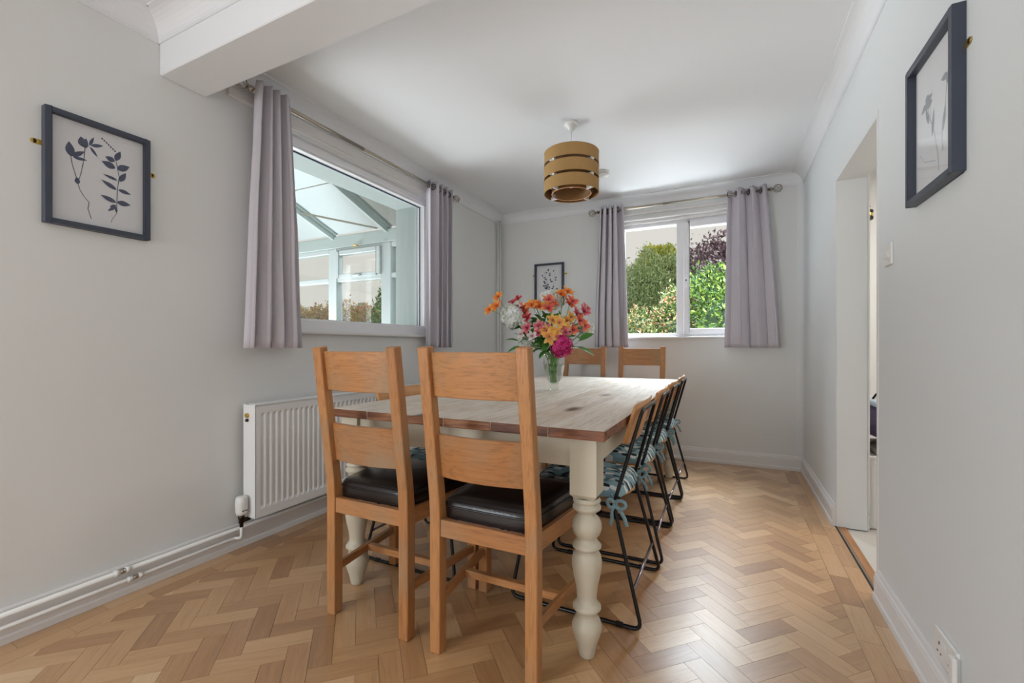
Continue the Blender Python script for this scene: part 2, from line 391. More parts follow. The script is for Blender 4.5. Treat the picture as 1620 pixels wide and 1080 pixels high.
# coving
def cove(name, p0, p1, nrm, rad=.085, z=ZC, label=None):
    p0 = Vector(p0); p1 = Vector(p1); nrm = Vector(nrm)
    prof = [(0, 0), (rad + .006, 0), (rad + .006, -.006), (rad, -.006)]
    for i in range(9):
        a = math.pi / 2 * i / 8; prof.append((rad - .0 - rad * math.sin(a) * .92 - .0, -rad * (1 - math.cos(a)) * .92 - .006))
    prof += [(.006, -rad + .003), (.006, -rad - .008), (0, -rad - .008)]
    b = MB(); b.prism(prof, lambda a, q, t: p0.lerp(p1, t) + nrm * a + Vector((0, 0, z + q)), 0, 1, False)
    o = b.build(name, M['ceiling']); st(o, label, 'coving'); return o
cove('trim_2', (XL, YR, 0), (XL, 1.109, 0), (1, 0, 0), label='plaster coving over the left wall on the near side of the beam')
cove('trim_3', (XL, 1.109, 0), (XR, 1.109, 0), (0, -1, 0), label='plaster coving along the near face of the beam')
cove('trim_4', (XL, 1.308, 0), (XL, YB, 0), (1, 0, 0), label='plaster coving over the wide left window')
cove('trim_5', (XL, YB, 0), (XR, YB, 0), (0, -1, 0), label='plaster coving along the back wall')
cove('trim_6', (XR, YR, 0), (XR, YB, 0), (-1, 0, 0), label='plaster coving along the right wall')
# rounded plaster fillet in the back right corner
b = MB(); pr = [(0, 0)] + [(-.05 + .05 * math.sin(a * math.pi / 16), -.05 + .05 * math.cos(a * math.pi / 16)) for a in range(0, 9)]
pr = [(0, 0), (-.05, 0)] + [(-.05 + .05 * math.sin(a * math.pi / 16), -.05 * (1 - math.cos(a * math.pi / 16))) for a in range(1, 8)] + [(0, -.05)]
b.prism(pr, lambda a, q, t: Vector((XR + a, YB + q, t)), 0.0, ZC, False)
st(b.build('trim_7', M['wall_cool']), 'rounded plaster fillet in the far right corner', 'trim')
# baseboards
def skirt(name, p0, p1, nrm, h=.125, label=None, mat='trim'):
    p0 = Vector(p0); p1 = Vector(p1); nrm = Vector(nrm)
    prof = [(0, 0), (.022, 0), (.022, .024), (.017, .030), (.017, .092), (.014, .098), (.015, .104), (.009, .110), (.008, .118), (.004, h), (0, h)]
    b = MB(); b.prism(prof, lambda a, q, t: p0.lerp(p1, t) + nrm * a + Vector((0, 0, q)), 0, 1)
    return st(b.build(name, M[mat]), label, 'skirting board')
skirt('baseboard_left', (XL, YR, 0), (XL, YB, 0), (1, 0, 0), label='white moulded skirting board behind the heating pipes')
skirt('baseboard_back', (XL, YB, 0), (XR, YB, 0), (0, -1, 0), label='white moulded skirting board under the back window')
skirt('baseboard_right', (XR, YR, 0), (XR, DY0 - .012, 0), (-1, 0, 0), label='white moulded skirting board nearest the viewer, by the socket')
skirt('baseboard_right_far', (XR, DY1, 0), (XR, YB, 0), (-1, 0, 0), label='short white skirting board between doorway and back corner')

# ---------------------------------------------------------------- floor
fl = MB().box(XL - .1, XR + .02, YR, YB + .05, -.12, -.011).build('floor', M['dark_gap'])
st(fl, 'oak herringbone parquet floor with a two-row border', 'floor')
fl2 = MB().box(XL, XR, YR, -1.0, -.011, 0)
gcv = [(v[0], v[1], v[2]) for v in fl2.v]
fl2.build('rear_floor_board', M['floor'], fl, gc=gcv, tone=[.2] * 8)
W_ = .0745; L_ = W_ * 3; G = .00055
X0, X1 = XL + .022 + .145, .417
Y0, Y1 = -1.0, YB - .022 - .073
def clip(poly, ax, val, keep_less):
    out = []
    for i in range(len(poly)):
        a, b2 = poly[i], poly[(i + 1) % len(poly)]
        ia = (a[ax] <= val) == keep_less; ib = (b2[ax] <= val) == keep_less
        if ia: out.append(a)
        if ia != ib:
            t = (val - a[ax]) / (b2[ax] - a[ax]); out.append((a[0] + (b2[0] - a[0]) * t, a[1] + (b2[1] - a[1]) * t))
    return out
def parea(p): return abs(sum(p[i][0] * p[(i + 1) % len(p)][1] - p[(i + 1) % len(p)][0] * p[i][1] for i in range(len(p)))) / 2
blocks = []
c45 = math.sqrt(.5)
def rot(a, b): return (a * c45 - b * c45, a * c45 + b * c45)
for k in range(-60, 61):          # herringbone lattice in the rotated frame
    for q in range(-60, 61):
        # horizontal brick at (k*W + q*L, k*W - q*L) pattern, vertical brick beside it
        ox = k * W_ + q * L_; oy = k * W_ - q * L_
        for (x0, y0, dx, dy) in ((ox, oy, L_, W_), (ox, oy + W_, W_, L_)):
            cpt = rot(x0 + dx / 2, y0 + dy / 2); cx, cy = cpt[0] - .9 + .024, cpt[1] + 1.8
            if not (X0 - .2 < cx < X1 + .2 and Y0 - .2 < cy < Y1 + .2): continue
            cor = [rot(x0 + G, y0 + G), rot(x0 + dx - G, y0 + G), rot(x0 + dx - G, y0 + dy - G), rot(x0 + G, y0 + dy - G)]
            poly = [(a - .9 + .024, b + 1.8) for a, b in cor]
            poly = clip(poly, 0, X0 + G, False); 
            if len(poly) > 2: poly = clip(poly, 0, X1 - G, True)
            if len(poly) > 2: poly = clip(poly, 1, Y0 + G, False)
            if len(poly) > 2: poly = clip(poly, 1, Y1 - G, True)
            if len(poly) < 3 or parea(poly) < 2e-4: continue
            ang = R(45) if dx > dy else R(135)
            blocks.append((poly, (cx, cy), ang))
def scr_area(poly):
    pp = [proj(Vector((a, b, 0))) for a, b in poly]
    if any(p is None for p in pp): return 0
    mx = sum(p[0] for p in pp) / len(pp); my = sum(p[1] for p in pp) / len(pp)
    if not (-10 < mx < 1630 and my < 1090): return 0
    return parea(pp)
blocks.sort(key=lambda b: -scr_area(b[0]))
TH = .011
def block_mesh(mb, gcs, tones, poly, c, ang, off, tone, local):
    ca, sa = math.cos(ang), math.sin(ang); n = len(poly)
    dz = rnd.uniform(-.0002, 0)
    vs = []
    for z in (-TH, dz):
        for a, b in poly:
            gx = (a - c[0]) * ca + (b - c[1]) * sa; gy = -(a - c[0]) * sa + (b - c[1]) * ca
            vs.append((gx, gy, z) if local else (a, b, z)); gcs.append((gx + off[0], gy + off[1], z + off[2])); tones.append(tone)
    mb.add(vs, [tuple(range(n, 2 * n))] + [(i, (i + 1) % n, n + (i + 1) % n, n + i) for i in range(n)])
full_me = None
for poly, c, ang in blocks[:298]:
    if len(poly) == 4 and parea(poly) > .98 * (W_ - 2 * G) * (L_ - 2 * G) and full_me: me = full_me
    else:
        mb = MB(); g = []; t = []; block_mesh(mb, g, t, poly, c, ang, (0, 0, 0), 0, True)
        me = mb.mesh('parquet_block', gc=g, tone=t); me.materials.append(M['floor'])
        if len(poly) == 4 and parea(poly) > .98 * (W_ - 2 * G) * (L_ - 2 * G): full_me = me
    o = link('parquet_block', me, fl); o.location = (c[0], c[1], 0); o.rotation_euler = (0, 0, ang)
mb = MB(); g = []; t = []
for poly, c, ang in blocks[298:]:
    rv = rnd.random(); block_mesh(mb, g, t, poly, c, ang, (rnd.uniform(0, 30), rnd.uniform(0, 30), rnd.uniform(0, 30)), rv - .5, False)
o = mb.build('parquet_blocks', M['floor'], fl, gc=g, tone=t); o['kind'] = 'stuff'
# border rows
def row(x0, x1, ya, yb2, along, phase):
    p = ya - phase
    while p < yb2:
        q0 = max(p, ya) + G; q1 = min(p + .255, yb2) - G; p += .255
        if q1 - q0 < .01: continue
        poly = [(x0 + G, q0), (x1 - G, q0), (x1 - G, q1), (x0 + G, q1)] if along == 'y' else [(q0, x0 + G), (q1, x0 + G), (q1, x1 - G), (q0, x1 - G)]
        cx = sum(a for a, b in poly) / 4; cy = sum(b for a, b in poly) / 4
        mb = MB(); g = []; t = []; block_mesh(mb, g, t, poly, (cx, cy), R(90) if along == 'y' else 0, (0, 0, 0), 0, True)
        o = mb.build('border_block', M['floor'], fl, gc=g, tone=t); o.location = (cx, cy, 0); o.rotation_euler = (0, 0, R(90) if along == 'y' else 0)
row(X1, .493, -1, Y1, 'y', .07); row(.493, XR, -1, Y1 + .073, 'y', .19)
row(X0 - .073, X0, -1, Y1, 'y', .02); row(XL, X0 - .073, -1, Y1 + .073, 'y', .15)
row(Y1, YB, X0 - .073, .493, 'x', .1)

# ---------------------------------------------------------------- windows
def wp(m, name, mat, par, bevel=0, seg=1):
    """mesh given in world coordinates becomes a part of par (par unrotated)"""
    l = par.matrix_basis.translation.copy(); p = par.parent
    while p: l += p.matrix_basis.translation; p = p.parent
    m.v = [(v[0] - l.x, v[1] - l.y, v[2] - l.z) for v in m.v]
    return m.build(name, mat, par, bevel, seg)
# window_1: one wide fixed pane in the left wall
w1 = empty('window_1', (XL - .07, 2.35, 1.16)); st(w1, 'wide white-framed fixed window in the left wall, looking into the conservatory', 'window')
a0, a1 = OW[0], OW[1]
fr = MB(); X = (XL - .135, XL - .03)
fr.box(*X, a0, a0 + .06, OW[2], OW[3]).box(*X, 3.145, a1, OW[2], OW[3]).box(*X, a0 + .06, 3.145, OW[2], 1.225).box(*X, a0 + .06, 3.145, 2.29, OW[3])
fo = wp(fr, 'window_frame', M['upvc'], w1, .003)
g = MB(); X = (XL - .122, XL - .05)
g.box(*X, a0 + .06, a0 + .072, 1.225, 2.29).box(*X, 3.132, 3.145, 1.225, 2.29).box(*X, a0 + .072, 3.132, 1.225, 1.237).box(*X, a0 + .072, 3.132, 2.278, 2.29)
wp(g, 'glazing_bead', M['upvc'], fo, .002)
g = MB(); X = (XL - .106, XL - .098)
g.box(*X, a0 + .07, a0 + .078, 1.235, 2.28).box(*X, 3.126, 3.134, 1.235, 2.28).box(*X, a0 + .07, 3.13, 1.235, 1.241).box(*X, a0 + .07, 3.13, 2.271, 2.28)
wp(g, 'rubber_gasket', plain('blue_grey_gasket', srgb(70, 80, 110), .6), fo)
wp(MB().box(XL - .102, XL - .098, a0 + .07, 3.134, 1.235, 2.282), 'pane', M['glass'], w1)
wp(MB().box(XL - .14, XL + .035, a0 - .05, a1 + .055, 1.137, 1.158), 'window_sill', M['trim'], w1, .006, 2)
wp(MB().box(XL - .001, XL + .014, a0, a1 + .09, 2.345, 2.372).box(XL - .001, XL + .024, a0, a1 + .09, 2.40, 2.425), 'head_moulding', M['trim'], w1, .004)
# window_2: fixed light and opening casement in the back wall
w2 = empty('window_2', (-.47, YB + .08, 1.16)); st(w2, 'two-light white window in the back wall with green hedge outside', 'window')
Y = (YB + .05, YB + .15)
fr = MB(); fr.box(OB[0], OB[0] + .07, *Y, OB[2], OB[3]).box(OB[1] - .06, OB[1], *Y, OB[2], OB[3]).box(OB[0] + .07, OB[1] - .06, *Y, OB[2], 1.190).box(OB[0] + .07, OB[1] - .06, *Y, 2.238, OB[3]).box(-.457, -.385, *Y, 1.19, 2.238)
fo = wp(fr, 'window_frame', M['upvc'], w2, .004)
Y = (YB + .035, YB + .12); sx0, sx1 = -.392, OB[1] - .05
fr = MB(); fr.box(sx0, sx0 + .048, *Y, 1.18, 2.245).box(sx1 - .045, sx1, *Y, 1.18, 2.245).box(sx0 + .048, sx1 - .045, *Y, 1.18, 1.232).box(sx0 + .048, sx1 - .045, *Y, 2.192, 2.245)
so = wp(fr, 'opening_sash', M['upvc'], w2, .005)
hd = MB().box(sx0 + .016, sx0 + .032, YB + .018, YB + .036, 1.62, 1.74); hd.box(sx0 + .012, sx0 + .036, YB + .026, YB + .036, 1.66, 1.71)
wp(hd, 'window_handle', M['upvc'], so, .003)
wp(MB().box(sx0 + .018, sx0 + .03, YB + .016, YB + .02, 1.68, 1.695), 'lock_button', M['nickel_dark'], so)
wp(MB().box(OB[0] + .07, -.457, YB + .10, YB + .104, 1.19, 2.238), 'pane', M['glass'], w2)
wp(MB().box(sx0 + .045, sx1 - .04, YB + .075, YB + .079, 1.23, 2.195), 'pane', M['glass'], w2)
wp(MB().box(OB[0] - .03, OB[1] + .03, YB - .035, YB + .06, 1.135, 1.156), 'window_sill', M['trim'], w2, .006, 2)
wp(MB().box(OB[0] - .03, OB[1] + .03, YB - .014, YB + .04, 2.302, 2.325).box(OB[0] - .03, OB[1] + .03, YB - .024, YB + .02, 2.352, 2.378).box(OB[0], OB[1], YB + .02, YB + .05, 2.272, 2.30), 'head_moulding', M['trim'], w2, .004)

# ---------------------------------------------------------------- doorway
d1 = empty('door_1', (XR, 2.78, 0)); st(d1, 'open doorway in the right wall with pale lining and worn wooden threshold', 'doorway')
wp(MB().box(XR + .002, XR + .150, DY1 - .006, DY1 + .012, .0, DZ), 'door_lining', M['wall_cool'], d1, .002)
wp(MB().box(XR - .004, XR + .004, DY0 - .012, DY0 + .004, .0, DZ + .01), 'corner_bead', M['trim'], d1, .002)
wp(MB().box(XR, XR + .148, DY0 + .001, DY1 - .007, DZ - .012, DZ - .0005), 'door_head', M['wall_cool'], d1)
jb = MB(); jb.box(XR + .150, XR + .158, DY1 - .012, DY1 + .03, .14, DZ)
for i in range(5): jb.box(XR + .150, XR + .157 - .003 * (i % 2), DY1 - .010, DY1 + .03, .012 + i * .027, .030 + i * .027)
wp(jb, 'splintered_edge', M['trim'], d1)
wp(MB().box(XR - .004, XR + .004, DY0 - .01, DY1, -.008, .0015), 'gap_strip', M['dark_gap'], d1)
wp(MB().box(XR + .004, XR + .012, DY0, DY1, -.008, .0030), 'metal_strip', M['nickel'], d1)
wp(MB().box(XR + .012, XR + .050, DY0, DY1, -.012, .004), 'threshold_board', M['thresh'], d1, .002)

# ---------------------------------------------------------------- kitchen beyond the doorway
kf = MB(); 
kr = st(MB().box(XR + .05, 2.8, 1.5, YB, -.12, -.004).build('floor_kitchen', M['tile']), 'pale tiled floor beyond the doorway', 'floor')
st(MB().box(2.65, 2.8, 1.35, YB, 0, ZC).build('wall_kitchen_side', M['wall']), 'far side wall of the kitchen', 'wall')
st(MB().box(XR + .147, 2.8, 1.35, 1.5, 0, ZC).build('wall_kitchen_near', M['wall']), 'near wall of the kitchen', 'wall')
cb = empty('low_cupboard', (1.05, 3.42, 0)); tag(cb, 'low white cupboard with a small black catch, seen through the doorway', 'cupboard')
wp(MB().box(XR + .155, 1.5, 3.24, 3.7, 0.0, .405), 'cupboard_body', M['plastic'], cb, .003)
wp(MB().box(XR + .150, 1.5, 3.225, 3.72, .405, .424), 'cupboard_top', M['plastic'], cb, .003)
wp(MB().box(.815, .823, 3.219, 3.24, .385, .42), 'catch', M['black_metal'], cb, .001)
o = MB().box(.76, 1.2, 3.25, 3.6, .426, .47).build('folded_cloth', M['greycloth'], None, .015, 2); tag(o, 'grey folded cloth lying on the low kitchen cupboard', 'cloth')
tb = empty('purple_tub', (.875, 3.42, .47)); tag(tb, 'tilted purple tub with a pale blue rim on the folded cloth', 'tub')
Mt = Matrix.Translation((0, 0, .12)) @ Matrix.Rotation(R(24), 4, 'Y')
b = MB(); b.lathe([(0, -.10), (.12, -.10), (.15, -.02), (.165, .07), (.155, .07), (.14, -.02), (.11, -.09), (0, -.09)], seg=28, M4=Mt); b.build('tub_body', M['purple'], tb)
b = MB(); b.lathe([(.150, .062), (.178, .062), (.185, .085), (.172, .10), (.150, .09), (.150, .062)], seg=28, M4=Mt); b.build('tub_rim', M['paleblue'], tb)
b = MB(); b.tube([Mt @ Vector((-.14 * math.cos(a), .0, .09 + .16 * math.sin(a))) for a in [math.pi * i / 12 for i in range(13)]], .006, 6); b.build('handle', M['black_metal'], tb)
hk = empty('brass_hook', (.915, 4.1, 2.05)); 
b = MB(); b.tube([(0.0, .36, 0), (0, 0, 0)], .012, 8); b.build('arm', M['brass'], hk)
b = MB(); b.lathe([(0, -.05), (.030, -.05), (.032, -.02), (.030, .01), (.014, .03), (.02, .045), (0, .06)], seg=16); b.build('knob', M['brass'], hk)
b = MB(); b.lathe([(.033, -.054), (.036, -.05), (.036, -.034), (.033, -.03)], seg=16).lathe([(.033, -.005), (.036, 0), (.036, .012), (.033, .016)], seg=16); b.build('dark_ring', M['black_metal'], hk)
tag(hk, 'brass wall fitting with dark rings, high on the kitchen wall beyond the doorway', 'fitting')

# ---------------------------------------------------------------- conservatory outside window_1
YC = 3.4; CX0, CX1 = -6.2, XL - .384
cs = empty('conservatory', (-4.4, 2.0, 0)); tag(cs, 'white-framed conservatory with an opal pitched roof outside the left window', 'conservatory')
wp(MB().box(CX0, CX1, -1.2, YC + .1, -.3, -.02), 'base_slab', M['tile'], cs)
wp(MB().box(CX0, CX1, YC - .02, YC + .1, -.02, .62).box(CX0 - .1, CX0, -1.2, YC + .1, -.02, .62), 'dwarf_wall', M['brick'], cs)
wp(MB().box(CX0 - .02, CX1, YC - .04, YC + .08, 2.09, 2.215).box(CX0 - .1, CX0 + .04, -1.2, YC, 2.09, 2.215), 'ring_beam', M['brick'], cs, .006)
xs = [CX0 + .02 + .0, -5.23, -4.50, -3.765, -3.035, CX1 - .02]
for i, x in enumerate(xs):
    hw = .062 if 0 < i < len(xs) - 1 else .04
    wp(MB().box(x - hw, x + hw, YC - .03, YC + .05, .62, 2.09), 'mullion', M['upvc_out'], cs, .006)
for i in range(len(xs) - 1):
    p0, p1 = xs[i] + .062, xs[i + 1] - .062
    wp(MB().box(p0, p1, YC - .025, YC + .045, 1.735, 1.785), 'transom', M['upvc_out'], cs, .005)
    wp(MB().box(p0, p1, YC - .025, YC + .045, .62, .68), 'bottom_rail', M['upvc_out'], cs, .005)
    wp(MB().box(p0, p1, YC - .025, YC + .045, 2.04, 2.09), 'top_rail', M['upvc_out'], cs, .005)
    if i == 3:   # opening top sash
        q = MB().box(p0, p0 + .045, YC - .05, YC + .01, 1.775, 2.055).box(p1 - .045, p1, YC - .05, YC + .01, 1.775, 2.055).box(p0 + .045, p1 - .045, YC - .05, YC + .01, 1.775, 1.81).box(p0 + .045, p1 - .045, YC - .05, YC + .01, 2.01, 2.055)
        sh = wp(q, 'opening_sash', M['upvc_out'], cs, .005)
        wp(MB().box(-3.40 - .05, -3.40 + .05, YC - .075, YC - .05, 1.775, 1.795), 'sash_handle', M['upvc_out'], sh, .004)
        wp(MB().tube([(-3.43, YC - .06, 2.075), (-3.40, YC - .08, 2.09), (-3.37, YC - .06, 2.075)], .008, 6), 'sash_catch', M['brass'], sh)
    wp(MB().box(p0, p1, YC + .005, YC + .009, .68, 2.04), 'pane', M['glass'], cs)
for y in (2.2, 1.0, -.2):
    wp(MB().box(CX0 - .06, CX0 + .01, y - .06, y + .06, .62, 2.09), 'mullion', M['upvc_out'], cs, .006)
sl = math.tan(R(20.5))
def roofz(y): return 2.215 + (YC - y) * sl
P = lambda a, q, t: Vector((CX0 + (CX1 - CX0) * t, a, q))
for i, x in enumerate([-5.94, -5.21, -4.48, -3.75, -3.02]):
    m = MB(); y1 = -.6
    for hw, h0, h1 in ((.03, .0, .03), (.012, -.05, .0), (.04, .03, .045)):
        m.prism([(YC, roofz(YC) + h0), (y1, roofz(y1) + h0), (y1, roofz(y1) + h1), (YC, roofz(YC) + h1)], lambda a, q, t, x=x, hw=hw: Vector((x + (hw if t else -hw), a, q)), 0, 1)
    wp(m, 'rafter', M['brick'], cs)
rx = [-6.3, -5.94, -5.21, -4.48, -3.75, -3.02, CX1]
for i in range(len(rx) - 1):
    m = MB(); m.add([(rx[i], YC, roofz(YC) + .028), (rx[i + 1], YC, roofz(YC) + .028), (rx[i + 1], -.6, roofz(-.6) + .028), (rx[i], -.6, roofz(-.6) + .028), (rx[i], YC, roofz(YC) + .04), (rx[i + 1], YC, roofz(YC) + .04), (rx[i + 1], -.6, roofz(-.6) + .04), (rx[i], -.6, roofz(-.6) + .04)], [(0, 1, 2, 3), (4, 5, 6, 7), (0, 1, 5, 4), (3, 2, 6, 7)])
    wp(m, 'roof_sheet', M['polycarb'], cs)
tr = MB(); tr.tube([(-3.139, 3.36, 2.235), (-4.9, 2.2, 2.60)], .010, 6)
wp(tr, 'tie_rod', M['nickel'], cs)
tr = MB(); tr.tube([(CX1, 2.75, roofz(2.75) + .02), (CX0, 2.75, roofz(2.75) + .02)], .004, 6)
wp(tr, 'glazing_wire', M['nickel'], cs)

# ---------------------------------------------------------------- outside
st(MB().box(-30, 25, YB + .3, 60, -.5, -.3).build('garden_lawn', M['grass']), 'lawn outside the back window', 'lawn')
st(MB().box(-40, XL - .384, -10, YB + .3, -.5, -.31).build('side_lawn', M['grass']), 'lawn beside the conservatory', 'lawn')
def leaves(name, label, blobs, n, size, cols, core, seed, tips=None, up=.0, cat='hedge', aspect=.5, group=None, cs_=.86):
    rn = random.Random(seed)
    root = empty(name, (blobs[0][0], blobs[0][1], -.3)); tag(root, label, cat, group)
    L = root.location
    b = MB()
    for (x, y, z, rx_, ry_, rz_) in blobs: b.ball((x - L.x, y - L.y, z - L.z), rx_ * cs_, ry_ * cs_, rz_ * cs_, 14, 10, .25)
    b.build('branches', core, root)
    area_ = [r[3] * r[4] + r[3] * r[5] + r[4] * r[5] for r in blobs]; tot = sum(area_)
    V = []; Fc = []; Cc = []
    for bl, ar in zip(blobs, area_):
        x, y, z, rx_, ry_, rz_ = bl
        for _ in range(int(n * ar / tot)):
            a = rn.uniform(0, 2 * math.pi); cz = rn.uniform(-.7, 1); s_ = math.sqrt(1 - cz * cz)
            d = Vector((s_ * math.cos(a), s_ * math.sin(a), cz))
            if d.y > .55: continue
            k = 1 + .22 * noise.noise(d * 3 + Vector((x, y, z))) + rn.gauss(0, .05) + up * max(0, rn.gauss(0, .3))
            p = Vector((x + d.x * rx_ * k - L.x, y + d.y * ry_ * k - L.y, z + d.z * rz_ * k - L.z))
            if p.z < 0: continue
            ax = (d * .5 + Vector((rn.gauss(0, .6), rn.gauss(0, .6), rn.gauss(0, .45) + .25))).normalized()
            sd = ax.cross(Vector((rn.gauss(0, 1), rn.gauss(0, 1), rn.gauss(0, 1)))).normalized(); up_ = ax.cross(sd)
            s = size * rn.uniform(.6, 1.4); q = len(V)
            V += [p, p + ax * s * .45 + sd * s * aspect * .5 + up_ * s * .12, p + ax * s, p + ax * s * .45 - sd * s * aspect * .5 + up_ * s * .12]
            Fc += [(q, q + 1, q + 2), (q, q + 2, q + 3)]
            c = rn.choice(cols); 
            if tips and rn.random() < tips[1] * (.4 + k - .8) * 1.6: c = rn.choice(tips[0])
            f_ = rn.uniform(.75, 1.2); c = (c[0] * f_, c[1] * f_, c[2] * f_, 1); Cc += [c] * 4
    me = bpy.data.meshes.new('leaf_mass'); me.from_pydata(V, [], Fc)
    at_ = me.attributes.new('col', 'FLOAT_COLOR', 'POINT'); at_.data.foreach_set('color', [q for c in Cc for q in c]); me.materials.append(M['foliage'])
    o = link('leaf_mass', me, root); o['kind'] = 'stuff'; return root
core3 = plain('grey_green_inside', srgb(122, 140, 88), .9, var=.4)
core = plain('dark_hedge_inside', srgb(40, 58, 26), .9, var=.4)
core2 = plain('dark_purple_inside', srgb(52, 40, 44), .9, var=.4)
g1 = [srgb(72, 100, 38), srgb(104, 130, 46), srgb(50, 76, 32), srgb(136, 156, 64), srgb(38, 60, 30), srgb(80, 104, 52)]
pk = [srgb(206, 150, 110), srgb(190, 110, 90), srgb(214, 190, 110)]
def gp(u, v, y): p = on_y(u, v, y); return (p.x, p.y, p.z)
# hedge right behind the back window (right pane)
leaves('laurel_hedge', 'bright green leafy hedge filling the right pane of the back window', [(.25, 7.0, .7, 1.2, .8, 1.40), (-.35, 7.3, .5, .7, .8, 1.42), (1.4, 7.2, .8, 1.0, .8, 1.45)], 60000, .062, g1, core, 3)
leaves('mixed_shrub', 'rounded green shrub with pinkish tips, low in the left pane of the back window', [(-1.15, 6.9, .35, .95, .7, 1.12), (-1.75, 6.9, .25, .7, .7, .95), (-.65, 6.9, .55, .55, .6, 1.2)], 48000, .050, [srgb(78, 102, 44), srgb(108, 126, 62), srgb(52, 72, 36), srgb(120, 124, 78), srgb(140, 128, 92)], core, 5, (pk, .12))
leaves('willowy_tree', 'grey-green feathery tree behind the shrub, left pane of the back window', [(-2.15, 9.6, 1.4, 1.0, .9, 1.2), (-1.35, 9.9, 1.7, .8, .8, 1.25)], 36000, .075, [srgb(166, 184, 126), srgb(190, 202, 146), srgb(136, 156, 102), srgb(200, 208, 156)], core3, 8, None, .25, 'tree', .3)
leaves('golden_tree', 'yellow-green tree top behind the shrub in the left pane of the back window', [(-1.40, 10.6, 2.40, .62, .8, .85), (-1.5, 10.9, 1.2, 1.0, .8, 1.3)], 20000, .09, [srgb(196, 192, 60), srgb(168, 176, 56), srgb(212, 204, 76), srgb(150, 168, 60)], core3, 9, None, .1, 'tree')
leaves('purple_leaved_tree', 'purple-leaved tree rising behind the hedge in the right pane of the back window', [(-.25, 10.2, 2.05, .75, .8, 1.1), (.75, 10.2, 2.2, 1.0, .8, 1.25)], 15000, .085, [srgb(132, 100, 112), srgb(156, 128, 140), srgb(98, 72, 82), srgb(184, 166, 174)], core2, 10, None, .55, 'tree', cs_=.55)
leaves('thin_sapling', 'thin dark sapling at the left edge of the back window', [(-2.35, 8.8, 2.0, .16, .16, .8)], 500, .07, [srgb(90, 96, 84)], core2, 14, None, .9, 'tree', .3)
# autumn hedge seen through the conservatory
au = [srgb(214, 184, 84), srgb(176, 178, 80), srgb(220, 160, 90), srgb(140, 154, 66), srgb(224, 196, 120)]
leaves('autumn_hedge', 'low yellow and orange hedge seen through the conservatory panes', [(-12.0 + i * .8, 8.3 + .1 * (i % 2), 0.85, .85, .6, 1.12 + .05 * math.sin(i * 2.1)) for i in range(8)], 60000, .07, au, core, 21, (pk, .3), .1)
leaves('green_bush', 'dark green bush at the right end of the autumn hedge beyond the conservatory', [(-5.45, 6.3, .85, .40, .5, 1.15), (-5.2, 6.1, .7, .4, .4, .8)], 5000, .09, [srgb(84, 110, 52), srgb(110, 136, 66)], core, 23, None, .3, 'bush')
hs = empty('distant_house', (-19.5, 19.0, -.3)); tag(hs, 'distant low house roof over the autumn hedge, seen through the conservatory', 'house')
wp(MB().box(-22, -17, 18, 21, -.3, 2.55), 'house_wall', M['brick'], hs)
m = MB(); m.prism([(17.7, 2.55), (21.3, 2.55), (19.5, 3.3)], lambda a, q, t: Vector((-22.2 + 5.4 * t, a, q)), 0, 1); wp(m, 'house_roof', plain('weathered_roof_tiles', srgb(134, 124, 120), .8), hs)
wp(MB().box(-19.4, -19.0, 19.2, 19.6, 3.0, 3.6), 'chimney', M['brick'], hs)

# ================================================================ DINING TABLE
TX0, TX1, TY0, TY1, TZ = -1.575, -.355, 1.396, 3.868, .79
tbl = empty('dining_table', ((TX0 + TX1) / 2, (TY0 + TY1) / 2, 0)); tag(tbl, 'large farmhouse table with scrubbed pine plank top and cream turned legs', 'table')
pw = (TX1 - TX0) / 6; rn = random.Random(2)
edges = [TX0] + [TX0 + pw * i + rn.uniform(-.012, .012) for i in range(1, 6)] + [TX1]
for i in range(6):
    a, b_ = edges[i] + .0010, edges[i + 1] - .0010
    m = MB(); dz = rn.uniform(-.0012, 0)
    m.box(a, b_, TY0 + .001, TY1 - .001, TZ - .035, TZ + dz)
    o = wp(m, 'plank', M['pine'], tbl, .0035, 2)
    o.data.materials.append(M['pine_edge'])
    for p in o.data.polygons:
        if abs(p.normal.y) > .5 or p.normal.z < -.5 or (abs(p.normal.x) > .5 and ((i == 0 and p.normal.x < 0) or (i == 5 and p.normal.x > 0))): p.material_index = 1
LI = .085
lx = (TX0 + .074, TX1 - LI); ly = (TY0 + LI, TY1 - LI)
prof = [(.0, 0), (.026, 0), (.030, .012), (.036, .05), (.046, .085), (.054, .115), (.055, .135), (.047, .160), (.037, .175), (.039, .182), (.037, .19), (.045, .198), (.052, .207), (.052, .216), (.045, .226), (.036, .238),
        (.036, .262), (.040, .30), (.049, .345), (.0545, .385), (.055, .41), (.050, .435), (.041, .452), (.045, .458), (.053, .466), (.053, .474), (.044, .486), (.036, .500), (.038, .508), (.048, .522), (.0545, .545), (.0545, .565), (.046, .588), (.034, .602),
        (.033, .612), (.040, .618), (.050, .626), (.0525, .634), (.050, .643), (.043, .648), (.043, .652), (.050, .658), (.051, .666), (.044, .676)]
